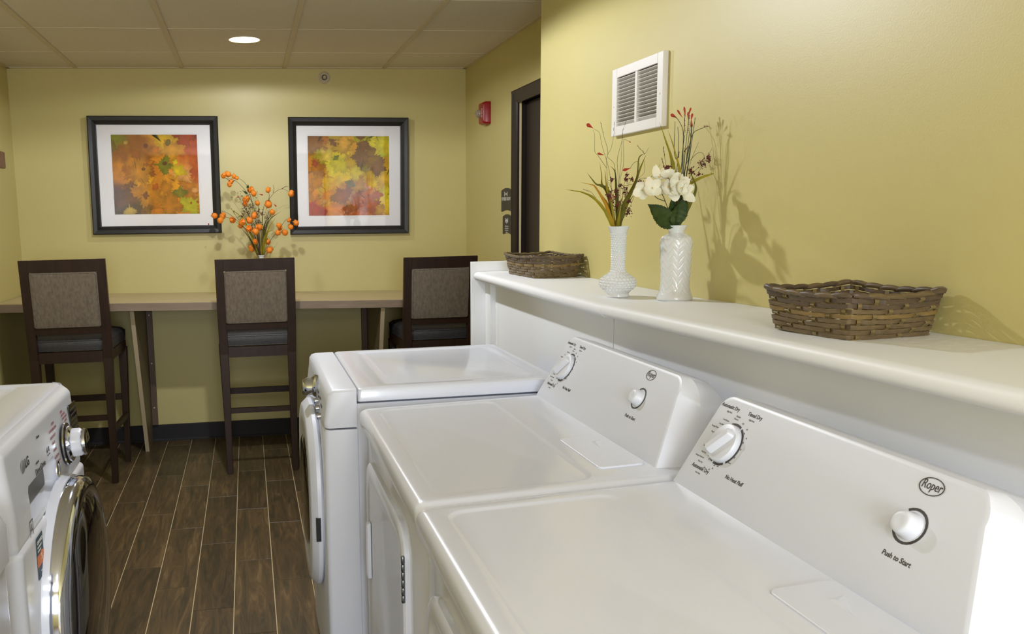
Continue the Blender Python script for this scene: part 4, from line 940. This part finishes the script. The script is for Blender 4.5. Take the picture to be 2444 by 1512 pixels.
for i, (a, b, R, m) in enumerate(((640, 1025, .008, ROSE), (705, 1020, .008, ROSE), (660, 1155, .008, ROSE), (752, 1108, .006, ROSE), (862, 1195, .007, BERRY), (868, 1085, .005, BERRY), (620, 955, .007, BERRY), (765, 880, .006, BERRY), (825, 915, .007, BERRY), (820, 980, .007, BERRY), (650, 800, .007, BERRY), (1010, 845, .007, BERRY), (640, 1090, .008, BERRY), (600, 1010, .006, BERRY), (740, 1180, .009, BERRY), (850, 1240, .006, BERRY), (700, 950, .006, BERRY), (910, 800, .004, BERRY), (845, 740, .005, BERRY), (835, 800, .005, BERRY))):
    cluster(g, f([(a, b)], .0, rs.uniform(-.02, .02))[0], R*1.2, 26, m, .0017, i)
# --- spray in vase 2
f, rs = zfun(3.023, 1320, 240, V2[1], 2)
g = empty('grass_spray', (V2[0], V2[1], V2[2]+.06), label='tall green blades, dark stems and red buds rising from the wider quilted vase', cat='artificial plant'); cur = g
for pts, w_, m, dy in (([(890, 930), (890, 700), (870, 500), (850, 400), (810, 280), (768, 155)], .0125, OLV, .03), ([(900, 930), (915, 640), (920, 540), (900, 440), (860, 300), (828, 210)], .0085, OLV, -.02),
                       ([(895, 930), (930, 850), (990, 740), (1030, 640), (1010, 560), (955, 465)], .011, OLD, -.04), ([(930, 700), (985, 605), (1070, 555), (1180, 520), (1305, 492)], .0085, OLV, -.03), ([(880, 930), (925, 840), (960, 760), (1000, 690)], .008, OLV, .02)):
    G0(blade(f(pts, dy), w_, m, g))
for pts, dy in (([(880, 930), (925, 600), (940, 300), (950, 70)], .02), ([(880, 930), (930, 600), (960, 300), (985, 70)], -.02), ([(882, 930), (940, 600), (975, 300), (1000, 110)], .04), ([(885, 930), (950, 600), (990, 330), (1003, 170)], 0), ([(890, 930), (960, 560), (1000, 300), (1025, 125)], -.03),
                ([(885, 930), (930, 560), (930, 400), (950, 250)], .03), ([(885, 930), (915, 600), (940, 260), (910, 150), (870, 110)], .0), ([(888, 930), (950, 500), (1000, 260), (1060, 205), (1135, 185)], .03), ([(880, 930), (905, 500), (875, 380), (880, 150)], .01), ([(880, 930), (890, 560), (905, 330), (900, 190)], .02), ([(890, 930), (945, 520), (980, 400), (1000, 170)], -.02),
                ([(985, 560), (990, 450), (1050, 300)], .0), ([(990, 430), (1040, 380), (1080, 380), (1090, 430), (1050, 520)], .0), ([(700, 560), (740, 510), (775, 455)], .0), ([(830, 540), (810, 440), (795, 340)], .0), ([(825, 520), (800, 470), (785, 415)], .0), ([(690, 560), (640, 560), (600, 590)], .0),
                ([(890, 930), (920, 640), (950, 500), (985, 330)], .0), ([(890, 930), (935, 640), (940, 500), (945, 340)], .02), ([(920, 700), (980, 560), (1040, 490), (1080, 460), (1145, 350)], -.02), ([(930, 700), (970, 600), (1060, 530)], .0)):
    bm = bmesh.new(); tube(bm, spline(f(pts, dy), 5), .0011 if pts[0][1] > 900 else .0006, 5, .6); G0(obj('stem', bm, STEMG, g, smooth=180))
for p, q, r in (((860, 105), (895, 125), .0045), ((905, 80), (935, 125), .0026), ((948, 62), (955, 120), .0028), ((990, 65), (975, 110), .0028), ((1003, 105), (995, 145), .0034), ((1000, 180), (1000, 140), .003), ((975, 95), (975, 140), .003)):
    bm = bmesh.new(); a, b = f([p, q], .01, .01); drop(bm, a, b, r); G0(obj('bud', bm, REDB, g, smooth=60))
bm = bmesh.new()
for pts in ([(1090, 185), (1135, 185)], [(1025, 125), (1015, 200)], [(795, 335), (805, 400)], [(785, 415), (800, 480)], [(950, 130), (952, 230)], [(985, 110), (975, 230)], [(1003, 170), (990, 260)], [(910, 370), (905, 410)], [(975, 330), (945, 370)]): bits(bm, spline(f(pts, .01, .01), 8), .0013)
G0(obj('seed_heads', bm, BERRY, g, kind='stuff'))
for i, (a, b, R) in enumerate(((1145, 350, .007), (1135, 375, .007), (1115, 405, .009), (1118, 430, .008), (1075, 450, .010), (1078, 472, .009), (990, 500, .008), (1055, 528, .005), (985, 570, .007), (810, 490, .009), (830, 480, .007), (630, 595, .006), (1000, 520, .007))):
    cluster(g, f([(a, b)], 0, rs.uniform(-.02, .01))[0], R, 20, BERRY, .0019, 40+i)
# --- white blossom stem in vase 2
f, rs = zfun(8.147, 1480, 380, V2[1]-.045, 3)
g = empty('white_blossom_stem', (V2[0], V2[1]-.01, V2[2]+.07), label='ivory silk blossoms with dark serrated leaves in the wider vase', cat='artificial flower'); cur = g
for pts in ([(1020, 1560), (1000, 1200), (880, 820), (800, 640), (770, 520)], [(880, 820), (700, 740), (640, 620)], [(800, 640), (820, 560)], [(780, 690), (700, 680), (650, 620)], [(1010, 1300), (1150, 800), (1180, 660)]):
    bm = bmesh.new(); tube(bm, spline(f(pts, .045 if pts[0][1] > 1200 else .01, 0.0), 5), .0010, 6, .8); G0(obj('stem', bm, STEMG, g, smooth=180))
def blossom(c, R, tilt, spin, seed):
    rs_ = random.Random(seed); bm = bmesh.new(); C = Vector(c)
    nrm = Vector((-sin(tilt[0]), -cos(tilt[0])*cos(tilt[1]), sin(tilt[1]))).normalized(); A = nrm.cross(Vector((0, 0, 1))).normalized(); B = nrm.cross(A)
    for k in range(4):
        a = spin+k*pi/2+rs_.uniform(-.15, .15); ux_ = A*cos(a)+B*sin(a); vx = -A*sin(a)+B*cos(a); cup = rs_.uniform(.15, .8); RR = R*rs_.uniform(.85, 1.1)
        rows = []
        for i in range(6):
            s = i/5; half = RR*.52*sin(pi*min(.12+.78*s, 1))**.8*(1 if s < .95 else .6)
            row = []
            for j in range(5):
                q = (j-2)/2; row.append(C+ux_*RR*s+vx*half*q+nrm*(RR*cup*s*s-RR*.12*(q*q)*-1*s+RR*.05*sin(7*s+j)))
            rows.append(row)
        vs = [[bm.verts.new(p) for p in r] for r in rows]; vb = [[bm.verts.new(p-nrm*.0005) for p in r] for r in rows]
        for i in range(5):
            for j in range(4):
                bm.faces.new((vs[i][j], vs[i+1][j], vs[i+1][j+1], vs[i][j+1])); bm.faces.new((vb[i][j], vb[i][j+1], vb[i+1][j+1], vb[i+1][j]))
    o = G0(obj('blossom', bm, PETAL, g, smooth=180, fix=False)); bm = bmesh.new()
    for _ in range(4): ico(bm, C+nrm*.003+Vector([rs_.uniform(-.0012, .0012) for _ in range(3)]), .0014, 1)
    obj('blossom_centre', bm, PETC, o, label='small yellow centre')
for i, (a, b, R, t1, t2, sp_, dy) in enumerate(((430, 600, .021, .5, -.1, .3, -.01), (620, 560, .023, .2, .2, .8, -.025), (560, 500, .018, .4, .6, 0, 0), (760, 360, .023, .1, .9, .5, .0), (880, 340, .020, -.2, .9, .2, .01), (930, 540, .021, 0, .1, .6, -.02), (1060, 520, .022, -.1, .2, .1, -.025), (1060, 400, .022, -.1, .8, .9, .0), (1220, 480, .021, -.4, .4, .4, -.01), (1060, 650, .020, 0, -.4, .2, -.02), (1270, 640, .022, -.4, -.1, .7, -.02), (850, 560, .016, .2, 0, .2, .0), (1180, 560, .018, -.2, .1, 1.0, -.03))):
    blossom(f([(a, b)], dy, dy)[0], R*1.12, (t1, t2), sp_, i)
def bigleaf(base, tip, hwid, dy, seed, curl=.012):
    bm = bmesh.new(); a, b = f([base, tip], .034, dy-.01); n = 34; ax_ = (b-a); Lh = ax_.length; ax_.normalize(); view = Vector((sin(YAW), cos(YAW), 0)); s = ax_.cross(view).normalized(); nn = s.cross(ax_)
    rows = []
    for i in range(n+1):
        k = i/n; hw_ = hwid*(sin(pi*k**.8)**.75 if 0 < k < 1 else .01); hw_ *= 1+.05*(1 if i % 2 else -1); row = []
        for j in range(-3, 4):
            q = j/3; row.append(a+ax_*Lh*k+s*hw_*q-nn*(curl*q*q-abs(q)*.004)+nn*(.0012*sin(k*40)*abs(q)))
        rows.append(row)
    v1 = [[bm.verts.new(p) for p in r] for r in rows]; v2 = [[bm.verts.new(p+nn*.0006) for p in r] for r in rows]
    for i in range(n):
        for j in range(6):
            bm.faces.new((v1[i][j], v1[i+1][j], v1[i+1][j+1], v1[i][j+1])); bm.faces.new((v2[i][j], v2[i][j+1], v2[i+1][j+1], v2[i+1][j]))
    G0(obj('leaf', bm, LEAFG, g, smooth=50, fix=False))
bigleaf((1010, 1290), (535, 870), .0235, -.015, 1); bigleaf((1040, 1270), (1260, 730), .021, .0, 2); bigleaf((1000, 1240), (1000, 730), .013, .012, 3)
# --- orange lantern spray on the counter
f, rs = zfun(5.817, 480, 380, V3[1], 4)
g = empty('lantern_spray', (V3[0], V3[1], V3[2]+.12), label='branching spray of orange lantern pods in the vase on the counter', cat='artificial flower'); cur = g
br = [[(835, 1420), (800, 1100), (740, 700), (650, 490), (560, 370), (460, 290), (300, 250)], [(710, 600), (640, 380), (580, 300), (520, 265)], [(835, 1420), (640, 1010), (480, 830), (340, 730), (220, 710)], [(835, 1420), (840, 1000), (870, 660), (940, 560), (1020, 460), (1130, 410), (1250, 470)], [(838, 1420), (960, 1130), (1100, 960), (1130, 900), (1200, 830), (1300, 880)],
      [(940, 560), (945, 500), (935, 440)], [(830, 1420), (800, 900), (790, 620)], [(830, 1420), (780, 1320), (705, 1240)], [(835, 1420), (900, 1320), (948, 1262)], [(825, 1420), (790, 1250), (752, 1145)], [(840, 1420), (890, 1240), (928, 1148)], [(470, 290), (395, 330)], [(830, 1420), (700, 900), (620, 640)], [(1000, 460), (1010, 420), (1005, 360)], [(1120, 410), (1180, 375), (1210, 378)],
      [(830, 1420), (760, 1100), (600, 950), (450, 850)], [(480, 830), (380, 810), (300, 790)], [(840, 1420), (870, 1000), (985, 740)], [(830, 1420), (790, 1100), (740, 800)], [(400, 300), (310, 240)]]
for i, pts in enumerate(br):
    bm = bmesh.new(); tube(bm, spline(f(pts, (-.05, .04, -.06, .05, -.04)[i % 5]), 5), .0016, 5, .5); G0(obj('branch', bm, STEMB, g, smooth=180))
pods = [(378, 208, 42), (310, 232, 36), (458, 240, 34), (495, 262, 26), (412, 310, 36), (395, 355, 34), (680, 425, 44), (732, 475, 42), (618, 560, 50), (610, 625, 38), (785, 610, 36), (928, 430, 38), (1248, 480, 44), (935, 628, 54), (990, 737, 40), (735, 785, 46), (190, 785, 42), (295, 790, 46), (265, 850, 44), (438, 845, 46), (565, 880, 46), (550, 930, 34), (675, 850, 46), (665, 965, 50), (760, 1005, 50), (812, 940, 46), (1085, 920, 38), (1095, 955, 36), (1065, 1020, 44), (1165, 1020, 46), (1218, 848, 30), (1245, 940, 40), (1322, 885, 42), (752, 1145, 38), (928, 1148, 42), (705, 1240, 48), (948, 1262, 48)]
bm = bmesh.new()
def podshape(bm):
    n = 20; loops = []
    for r, z in ((.12, -.95), (.62, -.75), (.93, -.3), (1.0, .1), (.82, .55), (.66, .85), (.78, 1.08), (.60, .9), (.3, .3)):
        loops.append([((r*(1-.13*abs(cos(2.5*2*pi*k/n))))*cos(2*pi*k/n), (r*(1-.13*abs(cos(2.5*2*pi*k/n))))*sin(2*pi*k/n), z+(.14*cos(5*2*pi*k/n) if z > .7 and r > .6 else 0)) for k in range(n)])
    loft(bm, loops)
podshape(bm); pod0 = None
for i, (a, b, r) in enumerate(pods):
    if pod0 is None: pod0 = obj('seed_pod', bm, ORNG, g, smooth=180); o = pod0
    else: o = pod0.copy(); COL.objects.link(o); o.parent = g
    dy = rs.uniform(-.07, .05); c = f([(a, b)], dy, dy)[0]; rad = r*1.0/5.817/F*c.y
    o.location = c-cur.location; o.scale = (rad, rad, rad*.95); o.rotation_euler = (rs.uniform(-1.2, 1.2), rs.uniform(-.9, .9), rs.uniform(0, 6))
g2 = empty('grass_spray', (V3[0], V3[1], V3[2]+.12), label='fine dark stems and olive grass around the orange lanterns on the counter', cat='artificial plant'); cur = g2; g = g2
for pts, dy in (([(830, 1420), (700, 1060), (550, 800), (380, 670)], -.03), ([(835, 1420), (890, 1000), (960, 830), (1115, 720)], .03), ([(838, 1420), (920, 1010), (1040, 800)], -.02), ([(838, 1420), (860, 1150), (930, 1010), (1020, 990)], -.04), ([(825, 1420), (690, 1120), (560, 960)], .03), ([(845, 1420), (850, 1100), (900, 860), (1010, 770)], .04), ([(825, 1420), (760, 1250), (690, 1100)], 0), ([(830, 1420), (840, 1100), (870, 900)], 0)):
    G0(blade(f(pts, dy), .012, OLD if dy > 0 else OLV, g2))
for k in range(34):
    a = rs.uniform(430, 960); b = rs.uniform(470, 760) if a < 800 else rs.uniform(600, 800); mx_ = 835+(a-835)*rs.uniform(.25, .5); my = 1420+(b-1420)*.55
    bm = bmesh.new(); sp_ = spline(f([(830+rs.uniform(-8, 8), 1420), (mx_, my), (a, b), (a+rs.uniform(-60, 30), b-rs.uniform(10, 60))], rs.uniform(-.05, .05)), 5); tube(bm, sp_, .0009, 4, .5); bits(bm, sp_[-6:], .0014); G0(obj('stem', bm, STEMB if k % 2 else STEMG, g2))
for i, (a, b) in enumerate(((620, 690), (660, 740), (700, 650), (800, 720), (800, 870), (850, 760), (910, 810), (780, 780), (830, 900), (590, 760), (560, 800), (720, 900), (860, 960))):
    cluster(g2, f([(a, b)], 0, rs.uniform(-.03, .03))[0], .016, 14, BERRY if i % 2 else STEMB, .003, 90+i)
for a, b, c_, d_ in ((800, 480, 845, 492), (478, 527, 515, 522), (1005, 615, 1035, 645), (105, 925, 104, 895)):
    bm = bmesh.new(); p, q = f([(a, b), (c_, d_)]); drop(bm, q, p, .004); G0(obj('bud', bm, REDB, g2, smooth=60))
for a, b, c_, d_ in ((640, 400, 650, 345), (640, 480, 570, 430)):
    G0(blade(f([(a, b), ((a+c_)/2+6, (b+d_)/2), (c_, d_)]), .014, LEAFG, g2, 'leaf'))
